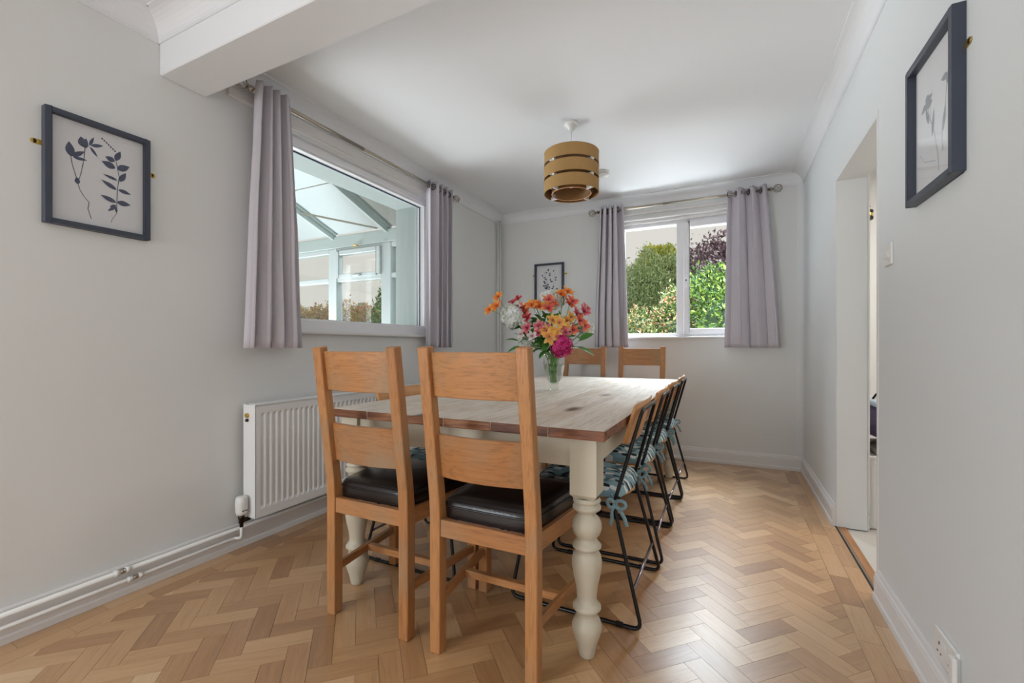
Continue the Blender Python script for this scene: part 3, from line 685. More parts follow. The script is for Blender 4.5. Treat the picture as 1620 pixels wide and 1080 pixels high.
# real heights from the photograph: block ends at about .54 above the floor
K = .545 / .676
prof = [(r, z * K) for r, z in prof]
for x in lx:
    for y in ly:
        m = MB(); m.lathe([(r * .93, z) for r, z in prof], (x, y, 0), 28)
        h = .046; n = 4
        m.prism([(x - h, y - h), (x + h, y - h), (x + h, y + h), (x - h, y + h)], lambda a, q, t: Vector((a, q, t)), .56, TZ - .035)
        k = .030; c4 = [(-1, -1), (1, -1), (1, 1), (-1, 1)]
        m.add([(x + a * k, y + c * k, .540) for a, c in c4] + [(x + a * h, y + c * h, .56) for a, c in c4], [(0, 1, 2, 3), (0, 1, 5, 4), (1, 2, 6, 5), (2, 3, 7, 6), (3, 0, 4, 7)])
        wp(m, 'leg', M['cream'], tbl)
AZ = (.650, TZ - .0352)
for a in ((lx[0] + .046, lx[1] - .046, ly[0] - .03, ly[0] - .005), (lx[0] + .046, lx[1] - .046, ly[1] + .005, ly[1] + .03)): wp(MB().box(*a, *AZ), 'apron', M['cream'], tbl, .002)
for a in ((lx[0] - .03, lx[0] - .005, ly[0] + .046, ly[1] - .046), (lx[1] + .005, lx[1] + .03, ly[0] + .046, ly[1] - .046)): wp(MB().box(*a, *AZ), 'apron', M['cream'], tbl, .002)

# ================================================================ OAK CHAIRS
def oak_chair():
    root = empty('oak_dining_chair')
    tk = .042
    for s in (-1, 1):
        m = MB(); x0 = s * .2025; x1 = s * (.2025 - tk)
        pl = [(.0, 0), (.044, 0), (.046, .46), (.036, .56), (-.032, 1.062), (-.070, 1.056), (-.004, .54), (0, .46)]
        m.prism(pl, lambda a, q, t: Vector((t, a, q)), x0, x1)
        m.build('rear_leg', M['oak_z'], root, .003)
        m = MB(); m.box(min(s * .244, s * .202), max(s * .244, s * .202), .405, .449, 0, .462)
        m.build('front_leg', M['oak_z'], root, .003)
        m = MB(); a0 = s * .191; a1 = s * .170; b0 = s * .236; b1 = s * .214
        m.add([(a0, .046, .405), (a1, .046, .405), (b1, .405, .405), (b0, .405, .405), (a0, .046, .464), (a1, .046, .464), (b1, .405, .464), (b0, .405, .464)], [(0, 1, 2, 3), (4, 5, 6, 7), (0, 1, 5, 4), (1, 2, 6, 5), (2, 3, 7, 6), (3, 0, 4, 7)])
        m.build('seat_rail', M['oak_y'], root, .002)
        m = MB(); a0 = s * .191; a1 = s * .172; b0 = s * .234; b1 = s * .214; z0, z1 = .160, .192
        m.add([(a0, .044, z0), (a1, .044, z0), (b1, .405, z0), (b0, .405, z0), (a0, .044, z1), (a1, .044, z1), (b1, .405, z1), (b0, .405, z1)], [(0, 1, 2, 3), (4, 5, 6, 7), (0, 1, 5, 4), (1, 2, 6, 5), (2, 3, 7, 6), (3, 0, 4, 7)])
        m.build('stretcher', M['oak_y'], root, .002)
    MB().box(-.161, .161, .006, .028, .405, .464).build('seat_rail', M['oak_x'], root, .002)
    MB().box(-.202, .202, .418, .440, .405, .464).build('seat_rail', M['oak_x'], root, .002)
    MB().box(-.200, .200, .215, .240, .162, .190).build('stretcher', M['oak_x'], root, .002)
    for (z0, z1, y0, y1) in ((.612, .762, .022, .003), (.892, 1.042, -.017, -.038)):
        m = MB(); n = 12; th = .019
        for i in range(n + 1):
            t = i / n * 2 - 1; x = t * .1635; bl = -.024 * (1 - t * t)
            sag = 0
            m.v += [(x, y0 + bl - .012, z0), (x, y0 + bl - .012 + th, z0), (x, y1 + bl - .012 + th, z1), (x, y1 + bl - .012, z1)]; m.c += [None] * 4
        for i in range(n):
            q = i * 4
            for k in range(4): m.f.append((q + k, q + (k + 1) % 4, q + 4 + (k + 1) % 4, q + 4 + k)); m.sm.append(False)
        m.f += [(0, 1, 2, 3), (n * 4, n * 4 + 1, n * 4 + 2, n * 4 + 3)]; m.sm += [False, False]
        m.build('back_slat', M['oak_x'], root, .0025)
    # leather pad
    bm_ = MB(); nx, ny = 12, 12
    def padp(u, v, z):
        hw = .172 + (.215 - .172) * v if v < 1 else .215
        return Vector((u * (.172 + .052 * v), .030 + .408 * v, z))
    rings = [(1.0, .464), (1.0, .470), (1.012, .480), (1.012, .505), (.99, .520), (.95, .528), (.7, .534), (.35, .537), (0, .538)]
    per = []
    for i in range(48):
        a = 2 * math.pi * i / 48; c, s_ = math.cos(a), math.sin(a)
        e = .22; per.append((math.copysign(abs(c) ** e, c), math.copysign(abs(s_) ** e, s_)))
    for sc, z in rings:
        for (cx_, cy_) in per:
            v = .5 + .5 * cy_ * sc; p = padp(cx_ * sc, v, z); bm_.v.append(tuple(p)); bm_.c.append(None)
    for r_ in range(len(rings) - 1):
        for k in range(48): bm_.f.append((r_ * 48 + k, r_ * 48 + (k + 1) % 48, (r_ + 1) * 48 + (k + 1) % 48, (r_ + 1) * 48 + k)); bm_.sm.append(True)
    pad = bm_.build('seat_pad', M['leather'], root)
    pts = [padp(c * 1.014, .5 + .5 * s_ * 1.014, .507) for c, s_ in per]
    MB().tube(pts, .0035, 6, closed=True).build('piping', M['leather'], pad)
    return root
oc = oak_chair()
spots = [((-.733, 1.256), 0, 'oak ladder-back chair at the near table end, beside the front cream turned leg'),
         ((-1.238, 1.260), 0.0, 'oak ladder-back chair at the near table end, standing in front of the radiator'),
         ((-.707, 4.045), R(180), 'oak ladder-back chair at the far table end, directly under the back window'),
         ((-1.232, 4.04), R(180), 'oak ladder-back chair at the far table end, just right of the flower vase')]
for i, ((x, y), rz, lab) in enumerate(spots):
    o = oc if i == 0 else copy_tree(oc)
    o.location = (x, y, 0); o.rotation_euler = (0, 0, rz); tag(o, lab, 'chair', 'oak ladder-back chairs at the table ends')

# ================================================================ METAL CHAIRS  (local: faces +x, origin at the rear of the sled)
def fil(pts, rad, n=5):
    """round the corners of a polyline"""
    pts = [Vector(p) for p in pts]; out = [pts[0]]
    for i in range(1, len(pts) - 1):
        a, b_, c = pts[i - 1], pts[i], pts[i + 1]; r = min(rad[i - 1] if isinstance(rad, list) else rad, (a - b_).length * .48, (c - b_).length * .48)
        p = b_ + (a - b_).normalized() * r; q = b_ + (c - b_).normalized() * r
        for k in range(n + 1):
            t = k / n; out.append(p * (1 - t) ** 2 + b_ * 2 * t * (1 - t) + q * t * t)
    out.append(pts[-1]); return out
def metal_chair():
    root = empty('metal_dining_chair'); r = .0078
    fr = None
    J = (.105, .205, .445)
    side = lambda s: [(.0, 0, .815), (.003, s * .165, .812), (J[0], s * .205, .445), (-.008, s * .243, r), (.530, s * .243, r), (.455, s * .20, .440)]
    for s in (-1, 1):
        m = MB(); m.tube(fil(side(s), [.035, .03, .035, .035]), r, 8, caps=False)
        m.build('side_frame', M['black_metal'], root)
        m = MB(); m.tube([(J[0], s * .204, .442), (.455, s * .199, .442)], r, 8)
        m.build('seat_rail', M['black_metal'], root)
        for f_ in (.06, .42):
            MB().box(f_, f_ + .03, s * .243 - .009, s * .243 + .009, 0, .017).build('foot_pad', M['black_metal'], root, .003)
    MB().tube([(J[0], -.204, .442), (J[0], .204, .442)], r, 8).build('seat_rail', M['black_metal'], root)
    MB().tube([(.455, -.199, .442), (.455, .199, .442)], r, 8).build('seat_rail', M['black_metal'], root)
    t = .70; a = Vector(side(1)[2]).lerp(Vector(side(1)[3]), t)
    MB().tube([(a.x, -a.y, a.z), (a.x, a.y, a.z)], .0065, 8).build('crossbar', M['worn_metal'], root)
    # curved backrest plate, in front of the uprights
    m = MB(); n = 14; rows = 4
    for z_ in (0, 1):
        for j in range(rows + 1):
            z = .675 + .165 * j / rows
            for i in range(n + 1):
                t = i / n * 2 - 1; edge = 1 - .0 * abs(t)
                hz = .7575 + (z - .7575) * (1 - .10 * abs(t) ** 10)
                xb = (.815 - z) * .275 + .009 + .018 * t * t
                m.v.append((xb + (.009 if z_ else 0), t * .198, hz)); m.c.append(None)
    S = (n + 1) * (rows + 1)
    for j in range(rows):
        for i in range(n):
            q = j * (n + 1) + i
            m.f.append((q, q + 1, q + n + 2, q + n + 1)); m.sm.append(True); m.f.append((S + q, S + q + n + 1, S + q + n + 2, S + q + 1)); m.sm.append(True)
    for i in range(n):
        m.f.append((i, S + i, S + i + 1, i + 1)); q = rows * (n + 1) + i; m.f.append((q, q + 1, S + q + 1, S + q)); m.sm += [False, False]
    for j in range(rows):
        for e in (0, n): q = j * (n + 1) + e; m.f.append((q, q + n + 1, S + q + n + 1, S + q)); m.sm.append(False)
    m.build('backrest', M['ply'], root)
    # seat plate, rounded at the back
    poly = [(.46, -.19), (.46, .19)] + [(.24 - .175 * math.sin(math.pi / 2 * i / 10) , .2 * math.cos(math.pi / 2 * i / 10)) for i in range(11)] + [(.24 - .175 * math.cos(math.pi / 2 * i / 10), -.2 * math.sin(math.pi / 2 * i / 10)) for i in range(1, 11)]
    m = MB(); m.prism(poly, lambda a, q, t: Vector((a, q, t)), .450, .464); m.build('seat', M['ply'], root, .002)
    return root
def seat_cushion():
    root = empty('seat_cushion')
    m = MB(); n = 30; tops = []
    but = [(.18, -.10), (.18, .10), (.36, -.10), (.36, .10), (.27, 0)]
    for z_ in (0, 1):
        for j in range(n + 1):
            for i in range(n + 1):
                a = i / n * 2 - 1; b_ = j / n * 2 - 1
                aa = a * math.sqrt(1 - b_ * b_ * .22); bb = b_ * math.sqrt(1 - a * a * .22)
                x = .270 + aa * .205; y = bb * .205
                e = (1 - abs(a) ** 4) * (1 - abs(b_) ** 4); h = .052 * max(e, 0) ** .45
                dimp = sum(math.exp(-((x - p) ** 2 + (y - q) ** 2) / .0011) for p, q in but)
                h *= max(.25, 1 - .62 * min(dimp, 1)); h += .004 * noise.noise(Vector((x * 14, y * 14, z_)))
                z = .465 + (h + .006 if z_ else -.0)
                m.v.append((x, y, z)); m.c.append(None)
    S = (n + 1) ** 2
    for j in range(n):
        for i in range(n):
            q = j * (n + 1) + i; m.f += [(q, q + 1, q + n + 2, q + n + 1), (S + q, S + q + 1, S + q + n + 2, S + q + n + 1)]; m.sm += [True, True]
    for i in range(n):
        for q, r_ in ((i, i + 1), (n * (n + 1) + i, n * (n + 1) + i + 1), (i * (n + 1), (i + 1) * (n + 1)), (i * (n + 1) + n, (i + 1) * (n + 1) + n)):
            m.f.append((q, r_, S + r_, S + q)); m.sm.append(True)
    m.build('pad', M['teal'], root)
    for p, q in but: MB().ball((p, q, .490), .009, .009, .004, 8, 4).build('tuft_button', M['teal_tie'], root)
    for s in (-1, 1):
        m = MB(); c = Vector((.098, s * .214, .452))
        m.tube([(.13, s * .17, .478), (.115, s * .19, .474), c], [.004, .004, .005], 5)
        def ribbon(pts, wd):
            pts = [Vector(p) for p in pts]; V_ = []
            for i, p in enumerate(pts):
                d = (pts[min(i + 1, len(pts) - 1)] - pts[max(i - 1, 0)]).normalized(); nn = Vector((0, s * 1.0, .35)).normalized(); sd = d.cross(nn).normalized() * wd
                o_ = nn * .0009
                V_ += [p - sd + o_, p + sd + o_, p + sd - o_, p - sd - o_]
            Fq = []
            for i in range(len(pts) - 1):
                for k in range(4): Fq.append((i * 4 + k, i * 4 + (k + 1) % 4, i * 4 + 4 + (k + 1) % 4, i * 4 + 4 + k))
            Fq += [(0, 1, 2, 3), tuple(len(V_) - 4 + k for k in range(4))]
            m.add(V_, Fq, True)
        m.ball(c, .010, .008, .009, 8, 6)
        for dx, dz, ln in ((-1, .15, .046), (.75, .25, .034)):
            pts = []
            for k in range(11):
                a = 2 * math.pi * k / 10; pts.append(c + Vector((dx * ln * (1 - math.cos(a)) / 2, s * (.006 + .012 * math.sin(a / 2)), dz * ln * (1 - math.cos(a)) / 2 + .016 * math.sin(a))))
            ribbon(pts, .0065)
        ribbon([c, c + Vector((-.022, s * .010, -.02)), c + Vector((-.040, s * .014, -.045)), c + Vector((-.050, s * .016, -.075))], .007)
        ribbon([c, c + Vector((.010, s * .012, -.025)), c + Vector((.008, s * .016, -.055)), c + Vector((.016, s * .016, -.08))], .007)
        m.build('tie_bow', M['teal_tie'], root)
    return root
mc = metal_chair(); cu = seat_cushion()
ordn = ['nearest the viewer', 'second from the viewer', 'third from the viewer', 'farthest from the viewer']
mspots = [((-.300, 1.930), R(180), 'doorway side, ' + ordn[0], 'doorway side'), ((-.300, 2.490), R(180), 'doorway side, ' + ordn[1], ''), ((-.300, 3.020), R(180), 'doorway side, ' + ordn[2], ''), ((-.300, 3.550), R(180), 'doorway side, ' + ordn[3], ''),
          ((-1.635, 1.915), 0, 'radiator side, backrest showing above table', ''), ((-1.635, 2.46), 0, 'radiator side, second from the viewer', '')]
for i, ((x, y), rz, lab, _) in enumerate(mspots):
    o = mc if i == 0 else copy_tree(mc); c = cu if i == 0 else copy_tree(cu)
    for q in (o, c): q.location = (x, y, 0); q.rotation_euler = (0, 0, rz + [0.0, .02, -.015, .01, 0, 0][i])
    tag(o, 'black metal chair, plywood backrest, ' + lab, 'chair', 'black metal chairs along the table sides')
    tag(c, 'teal tufted seat cushion on metal chair, ' + lab, 'cushion', 'teal tie-on seat cushions')

# ================================================================ RADIATOR, PIPES
ra = empty('radiator', (-2.25, 2.2, .16)); tag(ra, 'white double-panel radiator under the left window', 'radiator')
RY0, RY1, RZ0, RZ1 = 1.477, 2.95, .163, .752
def panel(xf, dirn):
    m = MB(); pitch = .0335; n = int((RY1 - RY0 - .05) / pitch); y = RY0
    # corrugated front: flutes recessed between z limits
    zs = [(RZ0, 0), (RZ0 + .045, 0), (RZ0 + .06, 1), (RZ1 - .055, 1), (RZ1 - .04, 0), (RZ1, 0)]
    ys = [(RY0, 0), (RY0 + .025, 0)]
    st0 = RY0 + .025; pt = (RY1 - RY0 - .05) / n
    for i in range(n): b0 = st0 + i * pt; ys += [(b0 + pt * .12, 0), (b0 + pt * .30, 1), (b0 + pt * .70, 1), (b0 + pt * .88, 0)]
    ys += [(RY1 - .025, 0), (RY1, 0)]
    for z, a in zs:
        for y, b_ in ys: m.v.append((xf - dirn * .009 * a * b_, y, z)); m.c.append(None)
    k = len(ys)
    for i in range(len(zs) - 1):
        for j in range(k - 1): m.f.append((i * k + j, i * k + j + 1, (i + 1) * k + j + 1, (i + 1) * k + j)); m.sm.append(False)
    m.box(xf - dirn * .012 - .001, xf - dirn * .012 + .001, RY0, RY1, RZ0, RZ1)
    m.box(min(xf, xf - dirn * .012), max(xf, xf - dirn * .012), RY0, RY0 + .002, RZ0, RZ1).box(min(xf, xf - dirn * .012), max(xf, xf - dirn * .012), RY1 - .002, RY1, RZ0, RZ1)
    m.box(min(xf, xf - dirn * .012), max(xf, xf - dirn * .012), RY0, RY1, RZ0, RZ0 + .002).box(min(xf, xf - dirn * .012), max(xf, xf - dirn * .012), RY0, RY1, RZ1 - .002, RZ1)
    return m
wp(panel(-2.205, 1), 'front_panel', M['rad'], ra); wp(panel(-2.295, -1), 'rear_panel', M['rad'], ra)
wp(MB().box(-2.30, -2.206, RY0 - .003, RY0, RZ0 + .005, RZ1 + .004), 'side_panel', M['rad'], ra, .001)
wp(MB().box(-2.30, -2.206, RY1, RY1 + .003, RZ0 + .005, RZ1 + .004), 'side_panel', M['rad'], ra, .001)
m = MB(); m.box(-2.30, -2.288, RY0, RY1, RZ1, RZ1 + .006).box(-2.218, -2.204, RY0, RY1, RZ1, RZ1 + .006)
y = RY0 + .02
while y < RY1 - .02: m.box(-2.288, -2.218, y, y + .007, RZ1, RZ1 + .005); y += .0215
wp(m, 'top_grille', M['rad'], ra)
wp(MB().tube([(-2.262, RY0 - .014, .70), (-2.262, RY0 + .002, .70)], .012, 12), 'bleed_valve', M['brass'], ra)
wp(MB().tube([(-2.262, RY0 - .014, .675), (-2.262, RY0 + .002, .675)], .008, 8), 'vent_hole', M['dark_gap'], ra)
wp(MB().box(XL + .001, -2.29, 1.7, 1.73, .3, .7).box(XL + .001, -2.29, 2.7, 2.73, .3, .7), 'wall_bracket', M['rad'], ra)
tv = empty('thermostatic_valve', (-2.262, 1.44, .16)); tag(tv, 'white thermostatic radiator valve at the near end of the radiator', 'valve')
b = MB(); b.lathe([(0, .128), (.018, .128), (.026, .122), (.029, .10), (.028, .05), (.024, .034), (0, .034)], seg=20); b.build('valve_head', M['plastic'], tv)
b = MB()
for k in range(3): b.box(.0265, .0290, -.012 + k * .010, -.006 + k * .010, .055, .060)
b.build('scale_mark', M['dark_gap'], tv)
b = MB(); b.lathe([(0, -.03), (.009, -.03), (.009, -.012), (.013, -.01), (.013, .01), (.016, .012), (.016, .034), (0, .034)], seg=12); b.tube([(0, 0, .0), (0, .042, .0)], .011, 10); b.build('valve_body', M['nickel_dark'], tv)
def pipe(label, pts, r, rad, coup=()):
    root = empty('heating_pipe', pts[0]); tag(root, label, 'pipe')
    wp(MB().tube(fil(pts, rad), r, 10), 'pipe_run', M['plastic'], root)
    for (p, ax) in coup:
        p = Vector(p); ax = Vector(ax)
        wp(MB().tube([p - ax * .028, p - ax * .01], r + .0045, 6), 'compression_nut', M['plastic'], root)
        wp(MB().tube([p + ax * .028, p + ax * .01], r + .0045, 6), 'compression_nut', M['plastic'], root)
        wp(MB().tube([p - ax * .011, p + ax * .011], r + .002, 10), 'coupling', M['nickel'], root)
pipe('lower white heating pipe on the left skirting board, turning up into the radiator valve', [(-2.297, -.6, .068), (-2.297, 1.43, .070), (-2.262, 1.44, .072), (-2.262, 1.44, .14)], .0075, .018, [((-2.297, 1.0, .069), (0, 1, 0))])
pipe('upper, thicker white heating pipe on the left skirting board', [(-2.300, -.6, .112), (-2.300, 3.02, .112), (-2.262, 3.02, .112), (-2.262, 3.02, .16)], .0095, .02, [((-2.300, .955, .112), (0, 1, 0))])
def vpipe(lab, x, y, top):
    o = MB().tube([(x, y, 0), (x, y, top)], .0085, 10).build('vertical_pipe', M['wall']); tag(o, lab, 'pipe')
vpipe('left one of two white vertical pipes in the far left corner', -2.312, 4.360, 2.455)
vpipe('right one of two white vertical pipes in the far left corner', -2.300, 4.395, 2.46)

# ================================================================ CURTAIN RAILS
def rod(lab, p0, p1, brs, off):
    p0 = Vector(p0); p1 = Vector(p1); root = empty('curtain_rod', (p0 + p1) / 2); tag(root, lab, 'curtain rod'); d = (p1 - p0).normalized()
    wp(MB().tube([p0, p0.lerp(p1, .42)], .0125, 14), 'rod', M['nickel'], root); wp(MB().tube([p0.lerp(p1, .40), p1], .0105, 14), 'rod', M['nickel'], root)
    for p, s in ((p0, -1), (p1, 1)):
        f = wp(MB().tube([p, p + d * s * .012, p + d * s * .014, p + d * s * .028], [.016, .016, .009, .009], 12), 'finial_collar', M['nickel'], root)
        c = p + d * s * .058; m = MB(); a = d.orthogonal().normalized(); b_ = d.cross(a)
        for k in range(6):
            ph = math.pi * k / 3 ; tw = .9
            m.tube([c + (-d * math.cos(t) * s + (a * math.cos(ph + tw * t) + b_ * math.sin(ph + tw * t)) * math.sin(t)) * .033 for t in [math.pi * i / 8 for i in range(9)]], .0030, 5)
        wp(m, 'finial_cage', M['nickel'], root)
    for t in brs:
        q = p0.lerp(p1, t); n = Vector(off)
        wp(MB().tube([q + n * .012, q + n], .007, 8).tube([q + n * .985, q + n], .022, 14), 'bracket', M['nickel'], root)
rod('long brushed nickel curtain rod with cage finials over the wide left window', (-2.236, 1.478, 2.402), (-2.236, 3.345, 2.402), (.045, .955), (-.097, 0, 0))
rod('brushed nickel curtain rod with cage finials over the back window', (-1.185, 4.367, 2.402), (.310, 4.367, 2.402), (.04, .95), (0, .098, 0))
o = MB().box(XL, XL + .028, 1.408, 3.36, 2.36, 2.405).build('rod_batten', M['trim'], None, .002); tag(o, 'white wooden batten on the wall behind the long curtain rod', 'batten')

# ================================================================ CURTAINS
def curtain(lab, org, ux, nx, top, bot, ztop, zbot, folds, amp, seed, phase=0.0, lean=0.0, eye=None):
    """org: point on the rod line; ux: unit along the rod; nx: unit out of the wall; top/bot: (s0, s1) ranges along ux"""
    rn = random.Random(seed); org = Vector(org); ux = Vector(ux); nx = Vector(nx)
    root = empty('curtain', org + ux * (top[0] + top[1]) / 2 + Vector((0, 0, zbot - org.z))); tag(root, lab, 'curtain')
    ph = [rn.uniform(-.35, .35) for _ in range(folds * 2 + 2)]
    n = folds * 14; rows_ = 34; m = MB()
    def warp(t):
        k = t * folds * 2; i = int(min(k, folds * 2 - 1)); fr = k - i
        return t
    widths = [rn.uniform(.55, 1.5) for _ in range(folds)]; tw = sum(widths); acc = [0]
    for w_ in widths: acc.append(acc[-1] + w_ / tw)
    def prof_(t, zt):
        i = 0
        while i < folds - 1 and t > acc[i + 1] : i += 1
        fr_ = (t - acc[i]) / (acc[i + 1] - acc[i])
        a = math.sin(2 * math.pi * fr_ + phase)
        dep = amp * (1 - .25 * zt) * (math.copysign(abs(a) ** .75, a))
        skew = .016 * math.sin(4 * math.pi * fr_ + ph[i])
        return dep, skew
    V0 = []
    for j in range(rows_ + 1):
        zt = j / rows_; z = ztop + (zbot - ztop) * zt
        s0 = top[0] + (bot[0] - top[0]) * zt ** .8; s1 = top[1] + (bot[1] - top[1]) * zt ** .8
        for i in range(n + 1):
            t = i / n; dep, sk = prof_(t, zt)
            s = s0 + (s1 - s0) * t + sk * (.5 + zt) + .006 * noise.noise(Vector((t * 5, zt * 2.2, seed)))
            dp = dep + lean * zt + .012 * zt * noise.noise(Vector((t * 6, zt * 3, seed + 9)))
            V0.append(org + ux * s + nx * dp + Vector((0, 0, z - org.z)))
    Fq = []; w_ = n + 1
    for j in range(rows_):
        for i in range(n): q = j * w_ + i; Fq.append((q, q + 1, q + w_ + 1, q + w_))
    m.add(V0, Fq, True)
    L = root.location; m.v = [(v[0] - L.x, v[1] - L.y, v[2] - L.z) for v in m.v]
    cl = m.build('cloth', M['curtain'], root)
    sd = cl.modifiers.new('thickness', 'SOLIDIFY'); sd.thickness = .003; sd.offset = 0
    # eyelet rings where the cloth crosses the rod
    for i in range(folds):
        for fr_ in (.0, .5):
            t = acc[i] + (acc[i + 1] - acc[i]) * ((fr_ - phase / (2 * math.pi)) % 1)
            s = top[0] + (top[1] - top[0]) * t
            c = org + ux * s
            dirv = (ux * .35 + nx * (1 if fr_ == 0 else -1)).normalized()
            a = dirv; b_ = Vector((0, 0, 1))
            wp(MB().tube([c + (a * math.cos(q) + b_ * math.sin(q)) * .024 for q in [2 * math.pi * k / 16 for k in range(16)]], .0035, 6, closed=True), 'eyelet', M['nickel_dark'], root)
    return root
cargs = dict(ztop=2.445, zbot=1.052)
curtain('mauve-grey eyelet curtain nearest the viewer, left end of the long rod', (-2.236, 0, 2.402), (0, 1, 0), (1, 0, 0), (1.486, 1.675), (1.425, 1.765), folds=4, amp=.055, seed=3, phase=.4, **cargs)
curtain('mauve-grey eyelet curtain at the far end of the long rod over the left window', (-2.236, 0, 2.402), (0, 1, 0), (1, 0, 0), (2.985, 3.300), (2.985, 3.310), folds=4, amp=.042, seed=5, phase=2.6, **cargs)
curtain('mauve-grey eyelet curtain on the left side of the back window', (0, 4.367, 2.402), (1, 0, 0), (0, -1, 0), (-1.150, -.925), (-1.205, -.875), folds=4, amp=.042, seed=11, phase=1.2, **cargs)
curtain('mauve-grey eyelet curtain on the right side of the back window, widest spread at its foot', (0, 4.367, 2.402), (1, 0, 0), (0, -1, 0), (-.012, .285), (-.035, .395), folds=3, amp=.045, seed=8, phase=2.9, **cargs)

# ================================================================ PENDANT LAMP, SMOKE ALARM
LX, LY = -.935, 2.795
pl = empty('pendant_lamp', (LX, LY, 2.06)); tag(pl, 'tan drum pendant lampshade of three tiers hanging over the table', 'lamp')
b = MB(); b.lathe([(0, .47), (.045, .47), (.047, .462), (.045, .447), (.025, .440), (.022, .425), (.010, .418), (0, .418)], seg=24); b.build('ceiling_rose', M['plastic'], pl)
MB().tube([(0, 0, .43), (0, 0, .17)], .0035, 8).build('cord', M['plastic'], pl)
zb = .006; RO = .178
for i in range(3):
    z0 = zb + i * .094; b = MB(); b.lathe([(RO, z0), (RO, z0 + .075), (RO - .0025, z0 + .075), (RO - .0025, z0), (RO, z0)], seg=64, smooth=False)
    o = b.build('shade_band', M['shade'], pl); o.data.materials.append(M['shade_in'])
    for p in o.data.polygons:
        p.use_smooth = False
        c = p.center
        if (c.x ** 2 + c.y ** 2) ** .5 < RO - .0018: p.material_index = 1
    o = MB(); o.tube([(RO * math.cos(t), RO * math.sin(t), z0) for t in [2 * math.pi * k / 48 for k in range(48)]], .0018, 4, closed=True); o.tube([(RO * math.cos(t), RO * math.sin(t), z0 + .075) for t in [2 * math.pi * k / 48 for k in range(48)]], .0018, 4, closed=True)
    o.build('band_edge', M['shade'], pl)
b = MB(); RI = .128; b.lathe([(RI, .004), (RI, .262), (RI - .003, .262), (RI - .003, .004), (RI, .004)], seg=48); b.build('inner_drum', M['shade_in'], pl)
b = MB(); b.tube([(RI * math.cos(t), RI * math.sin(t), .004) for t in [2 * math.pi * k / 48 for k in range(48)]], .0028, 5, closed=True); b.build('inner_rim', plain('pale_peach_rim', srgb(214, 160, 120), .6), pl)
for k in range(4):
    a = R(-24.5 + 90 * k); ca, sa = math.cos(a), math.sin(a)
    for z0 in (.012, .091 - .004, .185 - .004):
        MB().add([(RI * ca, RI * sa, z0 - .012), (RI * ca, RI * sa, z0 + .014), ((RO - .001) * ca, (RO - .001) * sa, z0 - .008), ((RO - .001) * ca, (RO - .001) * sa, z0 + .012), (RI * ca - .006 * sa, RI * sa + .006 * ca, z0 - .012), (RI * ca - .006 * sa, RI * sa + .006 * ca, z0 + .014), ((RO - .001) * ca - .016 * sa, (RO - .001) * sa + .016 * ca, z0 - .008), ((RO - .001) * ca - .016 * sa, (RO - .001) * sa + .016 * ca, z0 + .012)],
                 [(0, 1, 3, 2), (4, 5, 7, 6), (0, 1, 5, 4), (2, 3, 7, 6), (0, 2, 6, 4), (1, 3, 7, 5)]).build('connector', M['plastic'], pl)
m = MB()
for k in range(3):
    a = R(120 * k + 20); m.tube([(.02 * math.cos(a), .02 * math.sin(a), .185), (RI * math.cos(a), RI * math.sin(a), .25)], .002, 5)
m.build('spider', M['plastic'], pl)
b = MB(); b.lathe([(.0, .12), (.02, .125), (.02, .17), (.012, .19), (0, .19)], seg=16); b.build('lamp_holder', M['plastic'], pl)
b = MB(); b.lathe([(0, .045), (.018, .05), (.028, .07), (.028, .085), (.016, .115), (.014, .125)], seg=16); b.build('bulb', M['plastic'], pl)
sa_ = empty('smoke_alarm', (-.952, 3.694, ZC)); tag(sa_, 'small round white smoke alarm on the ceiling behind the pendant lamp', 'smoke alarm')
b = MB(); b.lathe([(0, 0), (.05, 0), (.05, -.012), (.046, -.014), (0, -.014)], seg=28); b.build('base', M['plastic'], sa_)
b = MB(); b.lathe([(0, -.018), (.03, -.018), (.043, -.022), (.043, -.034), (.036, -.042), (0, -.044)], seg=28); b.tube([(0, 0, -.01), (0, 0, -.02)], .034, 16); b.build('cover', M['plastic'], sa_)

